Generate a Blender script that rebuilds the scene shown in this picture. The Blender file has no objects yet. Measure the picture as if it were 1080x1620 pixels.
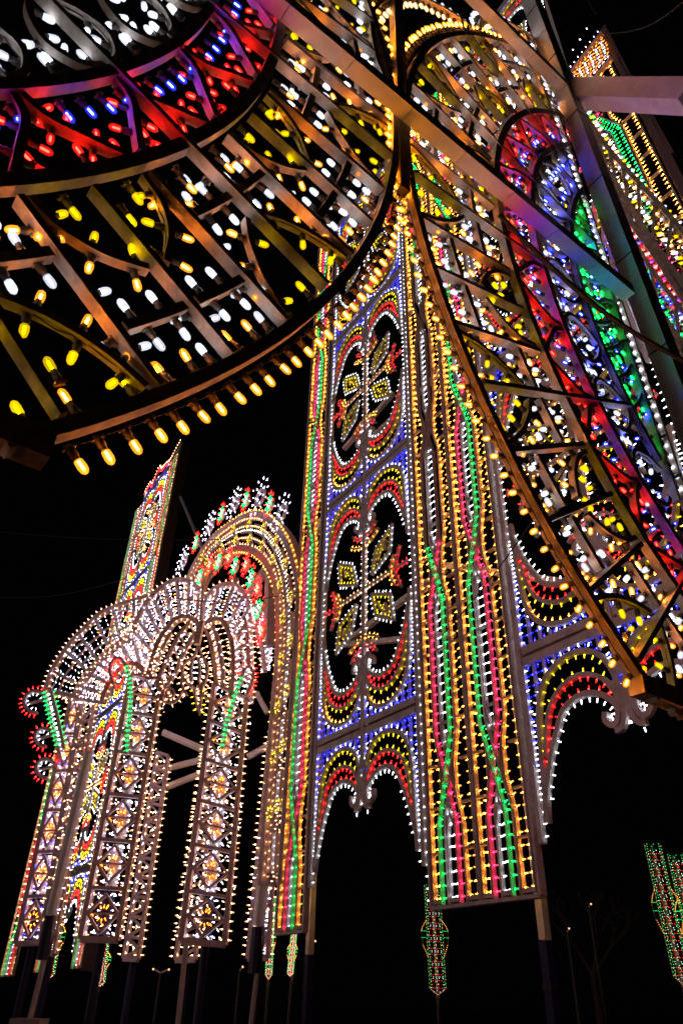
import bpy, math, random
import numpy as np
from mathutils import Matrix, Vector
random.seed(7)
rnd = random.Random(11)
sc = bpy.context.scene
COL = sc.collection

# ------------------------------------------------------------------ camera
F, CX, CY = 1150.0, 540.0, 810.0            # focal length and centre in photo pixels (1080 x 1620)
CAMZ = 1.35
_v = np.array([588 - CX, -880 - CY, F]); UPc = _v / np.linalg.norm(_v)      # world up seen in the camera
FWc = np.array([0, 0, 1.]) - UPc * UPc[2]; FWc /= np.linalg.norm(FWc)
RTc = np.cross(FWc, UPc)
if RTc[0] < 0: RTc = -RTc
ROT = np.array([RTc, FWc, UPc])
cam = bpy.data.cameras.new('camera'); camo = bpy.data.objects.new('camera', cam); COL.objects.link(camo)
cam.sensor_fit = 'HORIZONTAL'; cam.sensor_width = 36; cam.lens = 36 * F / 1080
cam.clip_start = 0.05; cam.clip_end = 2000
r_, u_, b_ = ROT @ [1, 0, 0], ROT @ [0, -1, 0], ROT @ [0, 0, -1]
camo.matrix_world = Matrix(((r_[0], u_[0], b_[0], 0), (r_[1], u_[1], b_[1], 0), (r_[2], u_[2], b_[2], CAMZ), (0, 0, 0, 1)))
sc.camera = camo

# ------------------------------------------------------------------ night sky, exposure
w = bpy.data.worlds.new('World'); sc.world = w; w.use_nodes = True
bg = w.node_tree.nodes['Background']; bg.inputs[0].default_value = (0.30, 0.22, 0.30, 1); bg.inputs[1].default_value = 0.0022
# glow of the rest of the festival behind the viewer: one weak, very soft directional light
sun = bpy.data.lights.new('festival_glow', 'SUN'); sun.energy = .5; sun.angle = math.radians(12); sun.color = (1, .80, .82)
suno = bpy.data.objects.new('festival_glow', sun); COL.objects.link(suno)
suno.rotation_euler = Vector((.92, .38, .05)).to_track_quat('-Z', 'Y').to_euler()
sc.view_settings.view_transform = 'Standard'; sc.view_settings.look = 'None'
sc.view_settings.exposure = 0; sc.view_settings.gamma = 1
sc.cycles.use_denoising = True
sc.cycles.sample_clamp_indirect = 3.0
sc.cycles.max_bounces = 4
try: sc.cycles.use_light_tree = True
except Exception: pass

# ------------------------------------------------------------------ materials
def newmat(name):
    m = bpy.data.materials.new(name); m.use_nodes = True; nt = m.node_tree
    return m, nt, nt.nodes, nt.links, nt.nodes['Principled BSDF']
def paint(name, c1, c2, scale=6, rough=.6, grime=.35, stretch=(1, 1, 1), bump=.15):
    m, nt, N, L, P = newmat(name)
    tc = N.new('ShaderNodeTexCoord'); mp = N.new('ShaderNodeMapping'); mp.inputs['Scale'].default_value = stretch
    L.new(tc.outputs['Object'], mp.inputs[0])
    n1 = N.new('ShaderNodeTexNoise'); n1.inputs['Scale'].default_value = scale; n1.inputs['Detail'].default_value = 8; n1.inputs['Roughness'].default_value = .65
    L.new(mp.outputs[0], n1.inputs['Vector'])
    cr = N.new('ShaderNodeValToRGB'); cr.color_ramp.elements[0].position = .5 - grime; cr.color_ramp.elements[1].position = .62
    cr.color_ramp.elements[0].color = (*c2, 1); cr.color_ramp.elements[1].color = (*c1, 1)
    L.new(n1.outputs[0], cr.inputs[0]); L.new(cr.outputs[0], P.inputs['Base Color'])
    P.inputs['Roughness'].default_value = rough
    n2 = N.new('ShaderNodeTexNoise'); n2.inputs['Scale'].default_value = scale * 7; n2.inputs['Detail'].default_value = 4
    L.new(mp.outputs[0], n2.inputs['Vector'])
    bp = N.new('ShaderNodeBump'); bp.inputs['Strength'].default_value = bump; bp.inputs['Distance'].default_value = .01
    L.new(n2.outputs[0], bp.inputs['Height']); L.new(bp.outputs[0], P.inputs['Normal'])
    return m
WOOD = paint('painted_timber', (.62, .58, .55), (.30, .25, .22), 5, .5, .3, (1, 1, 1))
WOODN = paint('weathered_timber', (.68, .59, .46), (.26, .19, .12), 7, .55, .22, (1, 1, 1), .3)
WOODF = paint('far_timber', (.62, .50, .50), (.40, .30, .30), 3, .6, .3)
CLAD = paint('pale_cladding', (.74, .75, .71), (.50, .49, .46), 3, .35, .3)
STEEL = paint('mast_steel', (.55, .53, .52), (.34, .32, .32), 3, .45, .3)
BLUEW = paint('blue_wrap', (.004, .006, .05), (.003, .004, .03), 4, .5)
STAIN = paint('dark_stained_timber', (.10, .07, .06), (.05, .035, .03), 6, .6)
DARK = paint('dark_rubber', (.03, .028, .026), (.015, .014, .013), 9, .7)
GROUND = paint('asphalt', (.05, .05, .05), (.03, .03, .03), 2, .85)
BARK = paint('bark', (.022, .016, .013), (.012, .009, .008), 8, .9)
CONC = paint('concrete', (.33, .31, .29), (.2, .19, .18), 3, .85)
SOCK = paint('socket_plastic', (.14, .12, .10), (.08, .07, .06), 20, .5)

def bulbmat(name, edge, core, s_edge, s_core):
    m = bpy.data.materials.new(name); m.use_nodes = True; nt = m.node_tree; N = nt.nodes; L = nt.links; N.clear()
    o = N.new('ShaderNodeOutputMaterial'); e = N.new('ShaderNodeEmission')
    lw = N.new('ShaderNodeLayerWeight'); lw.inputs[0].default_value = .45
    mx = N.new('ShaderNodeMixRGB'); mx.inputs[1].default_value = (*[c * s_core for c in core], 1); mx.inputs[2].default_value = (*[c * s_edge for c in edge], 1)
    L.new(lw.outputs['Facing'], mx.inputs[0]); L.new(mx.outputs[0], e.inputs[0]); e.inputs[1].default_value = 1
    L.new(e.outputs[0], o.inputs[0])
    return m
K = 1.0
COLS = {  # edge colour, core colour, edge strength, core strength, neck colour and strength (the bright foot of the glass)
    'amber':  ((1, .30, .02), (1, .44, .07), 1.2, 3.0, (1, .30, .03), 45),
    'warm':   ((1, .42, .17), (1, .52, .25), 1.2, 2.3, (1, .42, .20), 38),
    'gold':   ((1, .29, .02), (1, .42, .07), 1.3, 3.0, (1, .28, .02), 140),
    'white':  ((.78, .82, .95), (.92, .94, 1), 1.3, 3.6, (.85, .88, 1), 26),
    'violet': ((.62, .54, 1), (.80, .74, 1), 1.3, 3.4, (.70, .52, 1), 36),
    'yellow': ((.82, .60, .01), (1, .74, .02), 1.1, 2.3, (.9, .62, .01), 20),
    'red':    ((1, .006, .006), (1, .012, .01), 1.5, 4.2, (1, .012, .01), 55),
    'blue':   ((.01, .014, 1), (.015, .022, 1), 1.0, 2.3, (.015, .02, 1), 50),
    'green':  ((.0, .70, .09), (.02, .85, .15), 1.0, 2.4, (0, .75, .08), 55),
    'pink':   ((1, .012, .07), (1, .05, .14), 1.2, 3.2, (1, .015, .08), 75),
    'orange': ((1, .17, .01), (1, .28, .02), 1.4, 4.0, (1, .17, .01), 40),
}
BM = {k: bulbmat('lit_%s_glass' % k, *v[:4]) for k, v in COLS.items()}
# near bulbs: tinted glass shell glowing faintly round a bright filament
def shellmat(name, c, glow, tr):
    m = bpy.data.materials.new(name); m.use_nodes = True; nt = m.node_tree; N = nt.nodes; L = nt.links; N.clear()
    o = N.new('ShaderNodeOutputMaterial'); e = N.new('ShaderNodeEmission'); t = N.new('ShaderNodeBsdfTransparent'); mx = N.new('ShaderNodeMixShader')
    ad = N.new('ShaderNodeAddShader'); gl = N.new('ShaderNodeBsdfGlossy'); gl.inputs['Roughness'].default_value = .15; gl.inputs[0].default_value = (.04, .04, .04, 1)
    e.inputs[0].default_value = (*c, 1); e.inputs[1].default_value = glow; t.inputs[0].default_value = (*tr, 1); mx.inputs[0].default_value = .55
    oi = N.new('ShaderNodeObjectInfo'); mr = N.new('ShaderNodeMapRange'); mr.inputs[3].default_value = glow * .7; mr.inputs[4].default_value = glow * 1.25; L.new(oi.outputs['Random'], mr.inputs[0]); L.new(mr.outputs[0], e.inputs[1])
    L.new(t.outputs[0], mx.inputs[1]); L.new(e.outputs[0], mx.inputs[2]); L.new(mx.outputs[0], ad.inputs[0]); L.new(gl.outputs[0], ad.inputs[1]); L.new(ad.outputs[0], o.inputs[0])
    return m
def filmat(name, c, s_):
    m = bpy.data.materials.new(name); m.use_nodes = True; nt = m.node_tree; N = nt.nodes; L = nt.links; N.clear()
    o = N.new('ShaderNodeOutputMaterial'); e = N.new('ShaderNodeEmission'); e.inputs[0].default_value = (*c, 1); e.inputs[1].default_value = s_
    L.new(e.outputs[0], o.inputs[0]); return m
NECK = {k: filmat('lit_%s_neck' % k, v[4], v[5]) for k, v in COLS.items()}
NEARC = {  # shell colour, shell glow, filament colour, filament strength
    'amber': ((1, .36, .02), 1.9, (1, .40, .03), 240), 'warm': ((1, .62, .25), 2.0, (1, .48, .15), 90),
    'white': ((.80, .84, 1), 1.4, (.86, .88, 1), 36), 'yellow': ((.95, .62, 0), 1.3, (.85, .66, .0), 34),
    'red': ((1, .015, .01), 1.3, (1, .02, .012), 110), 'blue': ((.02, .03, 1), 1.3, (.05, .08, 1), 230),
    'green': ((.01, .8, .10), 1.1, (.01, 1, .16), 40)}
NM = {k: (shellmat('glass_' + k, v[0], v[1], [min(1, c * .6 + .4) for c in v[0]]), filmat('filament_' + k, v[2], v[3])) for k, v in NEARC.items()}

# ------------------------------------------------------------------ planes
def ray(px, py):
    d = ROT @ np.array([px - CX, py - CY, F]); return d
Zv = np.array([0, 0, 1.0]); CAM = np.array([0, 0, CAMZ])
class Plane:
    """upright plane at distance s from the camera; coordinates in units of s (u along e1, v up), w metres towards the camera"""
    def __init__(self, n, s, e1):
        self.n = np.array(n, float) / np.linalg.norm(n); self.s = s; self.e1 = np.array(e1, float) / np.linalg.norm(e1)
    def W(self, u, v, w=0.0):
        return CAM + self.n * (self.s - w) + self.e1 * (u * self.s) + Zv * (v * self.s)
    def px(self, *p):
        out = []
        for x, y in p:
            d = ray(x, y); X = d / (d @ self.n); out.append((X @ self.e1, X[2]))
        return out
    def D(self, du, dv):
        d = self.e1 * du + Zv * dv; return d / (np.linalg.norm(d) + 1e-12)
PHI = -.632
nU = np.array([math.sin(PHI), math.cos(PHI), 0]); aU = np.array([math.cos(PHI), -math.sin(PHI), 0])
mM = np.array([.8434, .5373, 0]); gM = np.array([-.5373, .8434, 0])
PU = Plane(nU, 2.6, aU)
PM = Plane(mM, 8.0, gM)
PR = Plane(mM, 10.7, gM)
def yawplane(yaw, s):
    a = math.radians(yaw); return Plane((math.sin(a), math.cos(a), 0), s, (math.cos(a), -math.sin(a), 0))

# ------------------------------------------------------------------ mesh building
class MB:
    def __init__(self): self.v = []; self.f = []; self.mi = []; self.mats = []
    def mat(self, m):
        if m not in self.mats: self.mats.append(m)
        return self.mats.index(m)
    def add(self, vs, fs, m):
        k = len(self.v); i = self.mat(m); self.v.extend(vs)
        for f in fs: self.f.append([k + j for j in f]); self.mi.append(i)
    def build(self, name, parent=None, smooth=False, kind=None):
        me = bpy.data.meshes.new(name); me.from_pydata([tuple(map(float, p)) for p in self.v], [], self.f)
        for m in self.mats: me.materials.append(m)
        me.polygons.foreach_set('material_index', self.mi)
        if smooth: me.polygons.foreach_set('use_smooth', [True] * len(me.polygons))
        me.update()
        o = bpy.data.objects.new(name, me); COL.objects.link(o)
        if parent is not None: o.parent = parent; o.matrix_parent_inverse = parent.matrix_world.inverted()
        if kind: o['kind'] = kind
        return o
GROUPS = {'light pillar': 'light pillars of the great wall', 'light screen': 'open-work screens of the great wall', 'light arch': 'great round arches of light', 'vault': 'lobes of the pink vault', 'arch leg': 'inner legs of the pink vault',
          'pier': 'lattice piers of the arcade', 'light ribbon': 'green-lit ribbons of the arcade', 'street lamp': 'distant street lamps', 'beam': 'clad beams of the overhead frame', 'mast': 'masts carrying the light structures'}
def thing(name, label, cat, loc, group=None):
    o = bpy.data.objects.new(name, None); COL.objects.link(o); o.location = tuple(map(float, loc)); o.empty_display_size = .3
    o.matrix_world = Matrix.Translation(Vector(tuple(map(float, loc))))
    o['label'] = label; o['category'] = cat
    group = group or GROUPS.get(cat)
    if group: o['group'] = group
    return o
def board(mb, pl, pts, wid, dep, w0=0.0, mat=None, closed=False):
    """plank bent along a path in the plane: wid across the path (m), dep along the normal (m)"""
    mat = mat or WOOD
    P = [np.array(p, float) for p in pts]; n = len(P)
    if n < 2: return
    hw = wid / 2 / pl.s; vs = []
    for i in range(n):
        a = P[i] - P[i - 1] if (i > 0 or closed) else P[1] - P[0]
        b = P[(i + 1) % n] - P[i] if (i < n - 1 or closed) else P[-1] - P[-2]
        a = a / (np.linalg.norm(a) + 1e-12); b = b / (np.linalg.norm(b) + 1e-12)
        t = a + b; t = t / (np.linalg.norm(t) + 1e-9); nn = np.array([-t[1], t[0]])
        c = max(.45, abs(nn @ np.array([-a[1], a[0]]))); o = nn * hw / c
        for q, ww in ((P[i] - o, w0), (P[i] + o, w0), (P[i] + o, w0 - dep), (P[i] - o, w0 - dep)):
            vs.append(pl.W(q[0], q[1], ww))
    fs = []
    m = n if closed else n - 1
    for i in range(m):
        k, l = 4 * i, 4 * ((i + 1) % n)
        for j in range(4): fs.append((k + j, k + (j + 1) % 4, l + (j + 1) % 4, l + j))
    if not closed: fs += [(0, 1, 2, 3), (4 * n - 1, 4 * n - 2, 4 * n - 3, 4 * n - 4)]
    mb.add(vs, fs, mat)
def tube(mb, p0, p1, r, mat, sides=8, r1=None):
    p0 = np.array(p0, float); p1 = np.array(p1, float); d = p1 - p0; L = np.linalg.norm(d); d /= L
    x = np.cross(d, [0, 0, 1] if abs(d[2]) < .9 else [1, 0, 0]); x /= np.linalg.norm(x); y = np.cross(d, x)
    r1 = r if r1 is None else r1; vs = []
    for p, rr in ((p0, r), (p1, r1)):
        for k in range(sides):
            t = 2 * math.pi * (k + .5) / sides; vs.append(p + (x * math.cos(t) + y * math.sin(t)) * rr)
    fs = [(k, (k + 1) % sides, sides + (k + 1) % sides, sides + k) for k in range(sides)] + [tuple(range(sides))[::-1], tuple(range(sides, 2 * sides))]
    mb.add(vs, fs, mat)
def box(mb, lo, hi, mat):
    x0, y0, z0 = lo; x1, y1, z1 = hi
    mb.add([(x0,y0,z0),(x1,y0,z0),(x1,y1,z0),(x0,y1,z0),(x0,y0,z1),(x1,y0,z1),(x1,y1,z1),(x0,y1,z1)],
           [(0,3,2,1),(4,5,6,7),(0,1,5,4),(1,2,6,5),(2,3,7,6),(3,0,4,7)], mat)
# bulbs --------------------------------------------------------------
def lathe_template(prof, sides):
    vs = []; fs = []; rings = []
    for r, z in prof:
        if r == 0: rings.append([len(vs)]); vs.append((0, 0, z))
        else:
            rings.append(list(range(len(vs), len(vs) + sides)))
            vs += [(r * math.cos(2 * math.pi * k / sides), r * math.sin(2 * math.pi * k / sides), z) for k in range(sides)]
    for A, B in zip(rings, rings[1:]):
        if len(A) == 1: fs += [(A[0], B[(k + 1) % sides], B[k]) for k in range(sides)]
        elif len(B) == 1: fs += [(A[k], A[(k + 1) % sides], B[0]) for k in range(sides)]
        else: fs += [(A[k], A[(k + 1) % sides], B[(k + 1) % sides], B[k]) for k in range(sides)]
    return np.array(vs), fs
NEAR_G = lathe_template([(.012, .060), (.0205, .068), (.0225, .10), (.019, .122), (.009, .134), (0, .136)], 7)
NEAR_F = lathe_template([(0, .066), (.0065, .070), (.0065, .112), (0, .116)], 5)
NEAR_S = lathe_template([(.016, -.005), (.021, .004), (.021, .040), (.017, .042), (.0155, .066)], 7)
FAR_G = lathe_template([(.0115, .040), (.0125, .080), (0, .096)], 5)
FAR_N = lathe_template([(.006, .026), (.0115, .040)], 5)
FAR_S = lathe_template([(.011, 0), (.011, .027)], 4)
def frame(d, up):
    z = np.array(d) / np.linalg.norm(d); x = np.cross(up, z); x /= np.linalg.norm(x); y = np.cross(z, x); return x, y, z
_bm = {}
def bulb_mesh(col, near=True):
    if (col, near) in _bm: return _bm[(col, near)]
    if not near:
        me = bpy.data.meshes.new('small_bulb_' + col); g, gf = FAR_G; s, sf = FAR_S
        h, hf = FAR_N
        me.from_pydata([tuple(p) for p in g] + [tuple(p) for p in s] + [tuple(p) for p in h], [], [tuple(f) for f in gf] + [tuple(i + len(g) for i in f) for f in sf] + [tuple(i + len(g) + len(s) for i in f) for f in hf])
        for m_ in (BM[col], SOCK, NECK[col]): me.materials.append(m_)
        me.polygons.foreach_set('material_index', [0] * len(gf) + [1] * len(sf) + [2] * len(hf)); me.update()
        _bm[(col, near)] = me; return me
    me = bpy.data.meshes.new('bulb_' + col); g, gf = NEAR_G; s, sf = NEAR_S
    vs = [tuple(p) for p in g] + [tuple(p) for p in s]; fs = [tuple(f) for f in gf] + [tuple(i + len(g) for i in f) for f in sf]
    h, hf = NEAR_F; k = len(vs); vs += [tuple(p) for p in h]; fs += [tuple(i + k for i in f) for f in hf]
    k = len(vs); vs += [(-.03, -.014, -.012), (.03, -.014, -.012), (.03, .014, -.012), (-.03, .014, -.012), (-.03, -.014, .004), (.03, -.014, .004), (.03, .014, .004), (-.03, .014, .004)]
    fs += [(k+4,k+5,k+6,k+7), (k,k+1,k+5,k+4), (k+2,k+3,k+7,k+6)]
    me.from_pydata(vs, [], fs)
    for m_ in (NM[col][0], SOCK, WOODN, NM[col][1]): me.materials.append(m_)
    me.polygons.foreach_set('material_index', [0] * len(gf) + [1] * len(sf) + [3] * len(hf) + [2] * 3)
    me.polygons.foreach_set('use_smooth', [True] * (len(gf) + len(sf) + len(hf)) + [False] * 3); me.update()
    _bm[(col, near)] = me; return me
class Bulbs:
    """bulbs of one thing: the nearest 'limit' become objects of their own, the rest one string per colour"""
    def __init__(self, parent, near=False, limit=0, scale=1.0, jit=.06):
        self.p = parent; self.near = near; self.limit = limit; self.L = []; self.sc = scale; self.jit = jit
    def one(self, pos, d, up, col, sc=1.0):
        d = np.array(d, float); j = self.jit
        d = d + np.array([rnd.gauss(0, j), rnd.gauss(0, j), rnd.gauss(0, j)]); self.L.append((np.array(pos, float), d / np.linalg.norm(d), up, col, self.sc * sc))
    def line(self, pl, pts, sp, side, col, off=0.0, w=-.05, sc=1.0, start=.5, dead=.004):
        """sp m between bulbs, side +1/-1 of the path (0 = towards the camera), off m from the path"""
        P = [np.array(p, float) for p in pts]; acc = sp * start; i = 0
        cols = col if isinstance(col, (list, tuple)) else [col]; ps = []
        for a, b in zip(P, P[1:]):
            L = np.linalg.norm(b - a) * pl.s
            if L < 1e-9: continue
            t = (b - a) / np.linalg.norm(b - a); nn = np.array([-t[1], t[0]]) * side
            while acc <= L:
                q = a + (b - a) * (acc / L) + nn * (off / pl.s)
                ww = w + rnd.gauss(0, .004)
                if rnd.random() > dead:
                    if side == 0: self.one(pl.W(q[0], q[1], w), -pl.n, Zv, cols[i % len(cols)], sc)
                    else: self.one(pl.W(q[0], q[1], ww), pl.D(*nn), pl.n, cols[i % len(cols)], sc)
                ps.append(pl.W(q[0] - nn[0] * (off - .012) / pl.s, q[1] - nn[1] * (off - .012) / pl.s, w + .02))
                i += 1; acc += sp
            acc -= L
        if self.near and side != 0: self.cable(ps, side, -pl.n)
    def cable(self, ps, out, nrm):
        if len(ps) < 2: return
        mb = MB()
        for a, b in zip(ps, ps[1:]):
            L = np.linalg.norm(b - a)
            if L > .4: continue
            m = (a + b) / 2 - Zv * rnd.uniform(.004, .022) + nrm * rnd.uniform(-.01, .012); tube(mb, a, m, .0035, DARK, 4); tube(mb, m, b, .0035, DARK, 4)
        if mb.v: mb.build('cable', self.p)
    def finish(self):
        L = sorted(self.L, key=lambda b: np.linalg.norm(b[0] - CAM)) if self.limit else self.L
        for pos, d, up, col, s in L[:self.limit]:
            x, y, z = frame(d, up)
            o = bpy.data.objects.new('bulb', bulb_mesh(col, self.near)); COL.objects.link(o); o.parent = self.p
            M = Matrix(((x[0]*s, y[0]*s, z[0]*s, pos[0]), (x[1]*s, y[1]*s, z[1]*s, pos[1]), (x[2]*s, y[2]*s, z[2]*s, pos[2]), (0, 0, 0, 1)))
            o.matrix_world = M
            o.matrix_parent_inverse = Matrix(); o.matrix_basis = self.p.matrix_world.inverted() @ M
        by = {}
        for b in L[self.limit:]: by.setdefault(b[3], []).append(b)
        T_ = [(NEAR_G, 0), (NEAR_S, 1), (NEAR_F, 2)] if self.near else [(FAR_G, 0), (FAR_N, 2), (FAR_S, 1)]
        for col, bs in sorted(by.items()):
            V = []; Fs = []; mi = []; k = 0
            for pos, d, up, c, s in bs:
                x, y, z = frame(d, up); R = np.array([x, y, z]) * s
                for (G, GF), q in T_:
                    V.append(G @ R + pos); Fs += [tuple(i + k for i in f) for f in GF]; mi += [q] * len(GF); k += len(G)
            me = bpy.data.meshes.new('bulb_string'); me.from_pydata(np.concatenate(V).tolist(), [], Fs)
            me.materials.append(NM[col][0] if self.near else BM[col]); me.materials.append(SOCK)
            me.materials.append(NM[col][1] if self.near else NECK[col])
            me.polygons.foreach_set('material_index', mi)
            me.polygons.foreach_set('use_smooth', [True] * len(mi)); me.update()
            o = bpy.data.objects.new('bulb_string', me); COL.objects.link(o); o.parent = self.p
            o.matrix_parent_inverse = self.p.matrix_world.inverted(); o['kind'] = 'stuff'; o['label'] = 'string of small %s bulbs' % col
def smooth(pts, k=5):
    P = [np.array(p, float) for p in pts]; out = []
    for i in range(len(P) - 1):
        p0, p1, p2, p3 = P[max(i-1, 0)], P[i], P[i+1], P[min(i+2, len(P)-1)]
        for j in range(k):
            t = j / k; out.append(.5 * ((2*p1) + (-p0+p2)*t + (2*p0-5*p1+4*p2-p3)*t*t + (-p0+3*p1-3*p2+p3)*t**3))
    out.append(P[-1]); return out

# ================================================================== ground
g = MB(); g.add([(-400, -60, 0), (400, -60, 0), (400, 900, 0), (-400, 900, 0)], [(0, 1, 2, 3)], GROUND)
go = g.build('ground'); go['kind'] = 'structure'

# ================================================================== the two big wheel arches overhead (plane PU)
RW = 2.58
def wheel(cu, flip, a0, a1, amax, name, label, inner, limit):
    """angles in degrees from the tangent side; flip mirrors the wheel left-right"""
    T = thing(name, label, 'light arch', PU.W(cu + (1.78 if not flip else -1.78), -.52), None)
    sgn = -1 if flip else 1
    cz = RW
    def pt(r, t):
        t = math.radians(t); return (cu + sgn * RW * r * math.cos(t), cz + RW * r * math.sin(t))
    def inside(p): return p[1] > .675 and ((p[0] < amax) if flip else True)
    def arc(r, t0, t1, step=1.0):
        n = max(2, int(abs(t1 - t0) / step)); return [pt(r, t0 + (t1 - t0) * i / n) for i in range(n + 1)]
    def clip(pts): return [p for p in pts if inside(p)]
    B = Bulbs(T, near=True, limit=limit)
    dep = .10
    def plank(nm, pts, wid, dp=dep, w0=0.0):
        pts = clip(pts)
        if len(pts) < 2: return
        mb = MB(); board(mb, PU, pts, wid, dp, w0, WOODN); o = mb.build(nm, T)
    side = -1 * sgn        # +1 side of an increasing-angle path is inwards for sgn=+1
    out = -1 * sgn; inn = 1 * sgn
    # rim in planks of ten degrees, butted
    t = -47.5
    while t < a1 - .5:
        t2 = min(t + 10, a1); mb = MB(); pts = [p for p in arc(.989, t, t2 - .03) if not (flip and p[0] > amax)]
        if len(pts) > 1: board(mb, PU, pts, .072, .09, .012, WOODN); mb.build('rim', T)
        t = t2
    B.line(PU, clip(arc(1.0, -45.3, a1)), .1465, out, 'amber', .012, -.035, 1, .02, 0)
    for r, wd in ((.800, .085), (.715, .075)):
        t = a0
        while t < a1 - .5:
            t2 = min(t + 10, a1); plank('ring', arc(r, t, t2 - .04), wd, .075, .010); t = t2
    # chord at the bottom
    k = a0
    p0 = pt(1.005, -46.9)
    mb = MB(); board(mb, PU, [(p0[0] + sgn * .02, .725), (p0[0] - sgn * .55, .725)], .14, .12, .016, WOODN); mb.build('bottom_rail', T)
    nsp = int(round((a1 + 45) / 5)) + 1
    for i in range(-3, nsp):
        ang = -45 + 5 * i
        if ang > a1: break
        m4 = i % 4
        r0 = .50 if m4 == 0 else .812
        pts = clip([pt(r0 + (.982 - r0) * j / 8, ang) for j in range(9)])
        if len(pts) > 1:
            mb = MB(); board(mb, PU, pts, .042, .085, .028 if m4 == 0 else -.002, WOODN); mb.build('spoke', T)
        # bulbs on the flanks of the spokes
        yc = m4 in (0, 2)
        for sd in (1, -1):
            for q in range(3):
                r = .835 + .05 * q + (.01 if sd > 0 else 0)
                if m4 == 0 and r > .88: continue
                if m4 == 2 and r < .90: continue
                if m4 in (0, 2): col = 'amber' if q == 1 else 'white'
                else: col = 'white' if q else 'amber'
                if m4 in (1, 3) and q == 1 and sd < 0: continue
                p = pt(r, ang)
                if inside(p):
                    tg = math.radians(ang); d = PU.D(-sgn * math.sin(tg) * sd, math.cos(tg) * sd)
                    B.one(PU.W(p[0], p[1], -.075) + d * .03, d, PU.n, col)
    for i in range(-2, nsp - 1):
        lo = -45 + 5 * i; m4 = i % 4
        innerleaf = m4 in (1, 2)                      # bays beside the spoke that carries the inner leaf
        rb = .930 if innerleaf else .860
        plank('crossbar', arc(rb, lo + .45, lo + 4.55, 1.0), .055, .065, -.012)
        if not inside(pt(rb, lo + 2.5)): continue
        for tt in (1.5, 3.4):
            for sd, o2 in ((out, .03), (inn, .03)):
                p = pt(rb, lo + tt + (.3 if sd == out else 0)); d = PU.D(sgn * math.cos(math.radians(lo + tt)) * (1 if sd == out else -1), math.sin(math.radians(lo + tt)) * (1 if sd == out else -1))
                B.one(PU.W(p[0], p[1], -.06) + d * .032, d, PU.n, 'white')
            rr, s2 = (.980, -1) if innerleaf else (.822, 1)
            p = pt(rr, lo + tt - .85); d = PU.D(sgn * math.cos(math.radians(lo + tt)) * s2, math.sin(math.radians(lo + tt)) * s2)
            B.one(PU.W(p[0], p[1], -.06), d, PU.n, 'amber')
    # leaves: inner ones spring from the ring, outer ones from the rim
    for i in range(-2, nsp):
        ang = -45 + 5 * i; m4 = i % 4
        if ang > a1: break
        if m4 == 2: prof = [(.812, 4.3), (.84, 3.9), (.868, 2.6), (.89, .7)]
        elif m4 == 0: prof = [(.978, 4.4), (.942, 3.7), (.908, 2.3), (.886, .7)]
        else: continue
        for s in (1, -1):
            if ang + s * 4.3 < a0 - .5 or ang + s * 4 > a1: continue
            pts = smooth([pt(r, ang + s * dt) for r, dt in prof], 4)
            plank('leaf_frame', pts, .042, .06, -.018)
            c2 = clip(pts)
            # inside the leaf yellow, outside amber
            inner_side = (-1 if m4 == 2 else 1) * s * sgn
            for sd, cc, stt in ((inner_side, 'yellow', .45), (-inner_side, 'amber', .8)):
                B.line(PU, c2, .25 if cc == 'yellow' else .21, sd, cc, .025, -.06, 1, stt)
        rr = .83 if m4 == 2 else .955
        for s in (1.1,):
            p = pt(rr, ang + s)
            if inside(p):
                tg = math.radians(ang); k2 = 1 if m4 == 2 else -1
                B.one(PU.W(p[0], p[1], -.06), PU.D(sgn * math.cos(tg) * k2, math.sin(tg) * k2), PU.n, 'yellow')
    for i in range(-1, nsp - 1):
        lo = -45 + 5 * i
        if lo + 3 > a1: break
        for tt, r_a, s2, cc in ((1.0, .979, -1, 'amber'), (3.9, .979, -1, 'white' if i % 4 in (1, 2) else 'yellow'), (3.0, .812, 1, 'white' if i % 4 in (0, 3) else 'yellow')):
            p = pt(r_a, lo + tt); tg = math.radians(lo + tt)
            if inside(p): B.one(PU.W(p[0], p[1], -.07), PU.D(sgn * math.cos(tg) * s2, math.sin(tg) * s2), PU.n, cc)
    # red zone between the rings: ogee petals, blue bulbs on the inner ring
    for i in range(-2, nsp, 2):
        ang = -45 + 5 * i
        if ang > a1: break
        for s in (1, -1):
            pts = smooth([pt(.722, ang + .3 * s), pt(.745, ang + .9 * s), pt(.768, ang + 2.6 * s), pt(.792, ang + 4.3 * s)], 4)
            if ang + 4.5 * s < a0 or ang + 4.5 * s > a1: continue
            plank('petal_frame', pts, .05, .07, -.006)
            c2 = clip(pts)
            B.line(PU, c2, .17, 1, 'red', .025, -.06, 1, .6); B.line(PU, c2, .22, -1, 'red', .025, -.06, 1, .9)
        for dt in (-2.2, 1.4, 4.6):
            p = pt(.788, ang + dt)
            if inside(p): tg = math.radians(ang); B.one(PU.W(p[0], p[1], -.06), PU.D(-sgn * math.cos(tg), -math.sin(tg)), PU.n, 'red')
    ang = a0
    while ang < a1:
        p = pt(.729, ang)
        if inside(p):
            tg = math.radians(ang); node = abs(((ang + 45 + 5) % 10) - 5) < .9
            B.one(PU.W(p[0], p[1], -.05), PU.D(sgn * math.cos(tg), math.sin(tg)), PU.n, 'red' if node else 'blue')
            if node: B.one(PU.W(p[0], p[1], -.02), PU.D(sgn * math.cos(tg + .5), math.sin(tg + .5)), PU.n, 'blue')
        ang += 2.0
    # white petals inside the second ring
    t = a0
    while t < a1 - 1:
        t2 = min(t + 10, a1); plank('ring', arc(.615, t, t2 - .05), .07, .06, .006); t = t2
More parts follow.
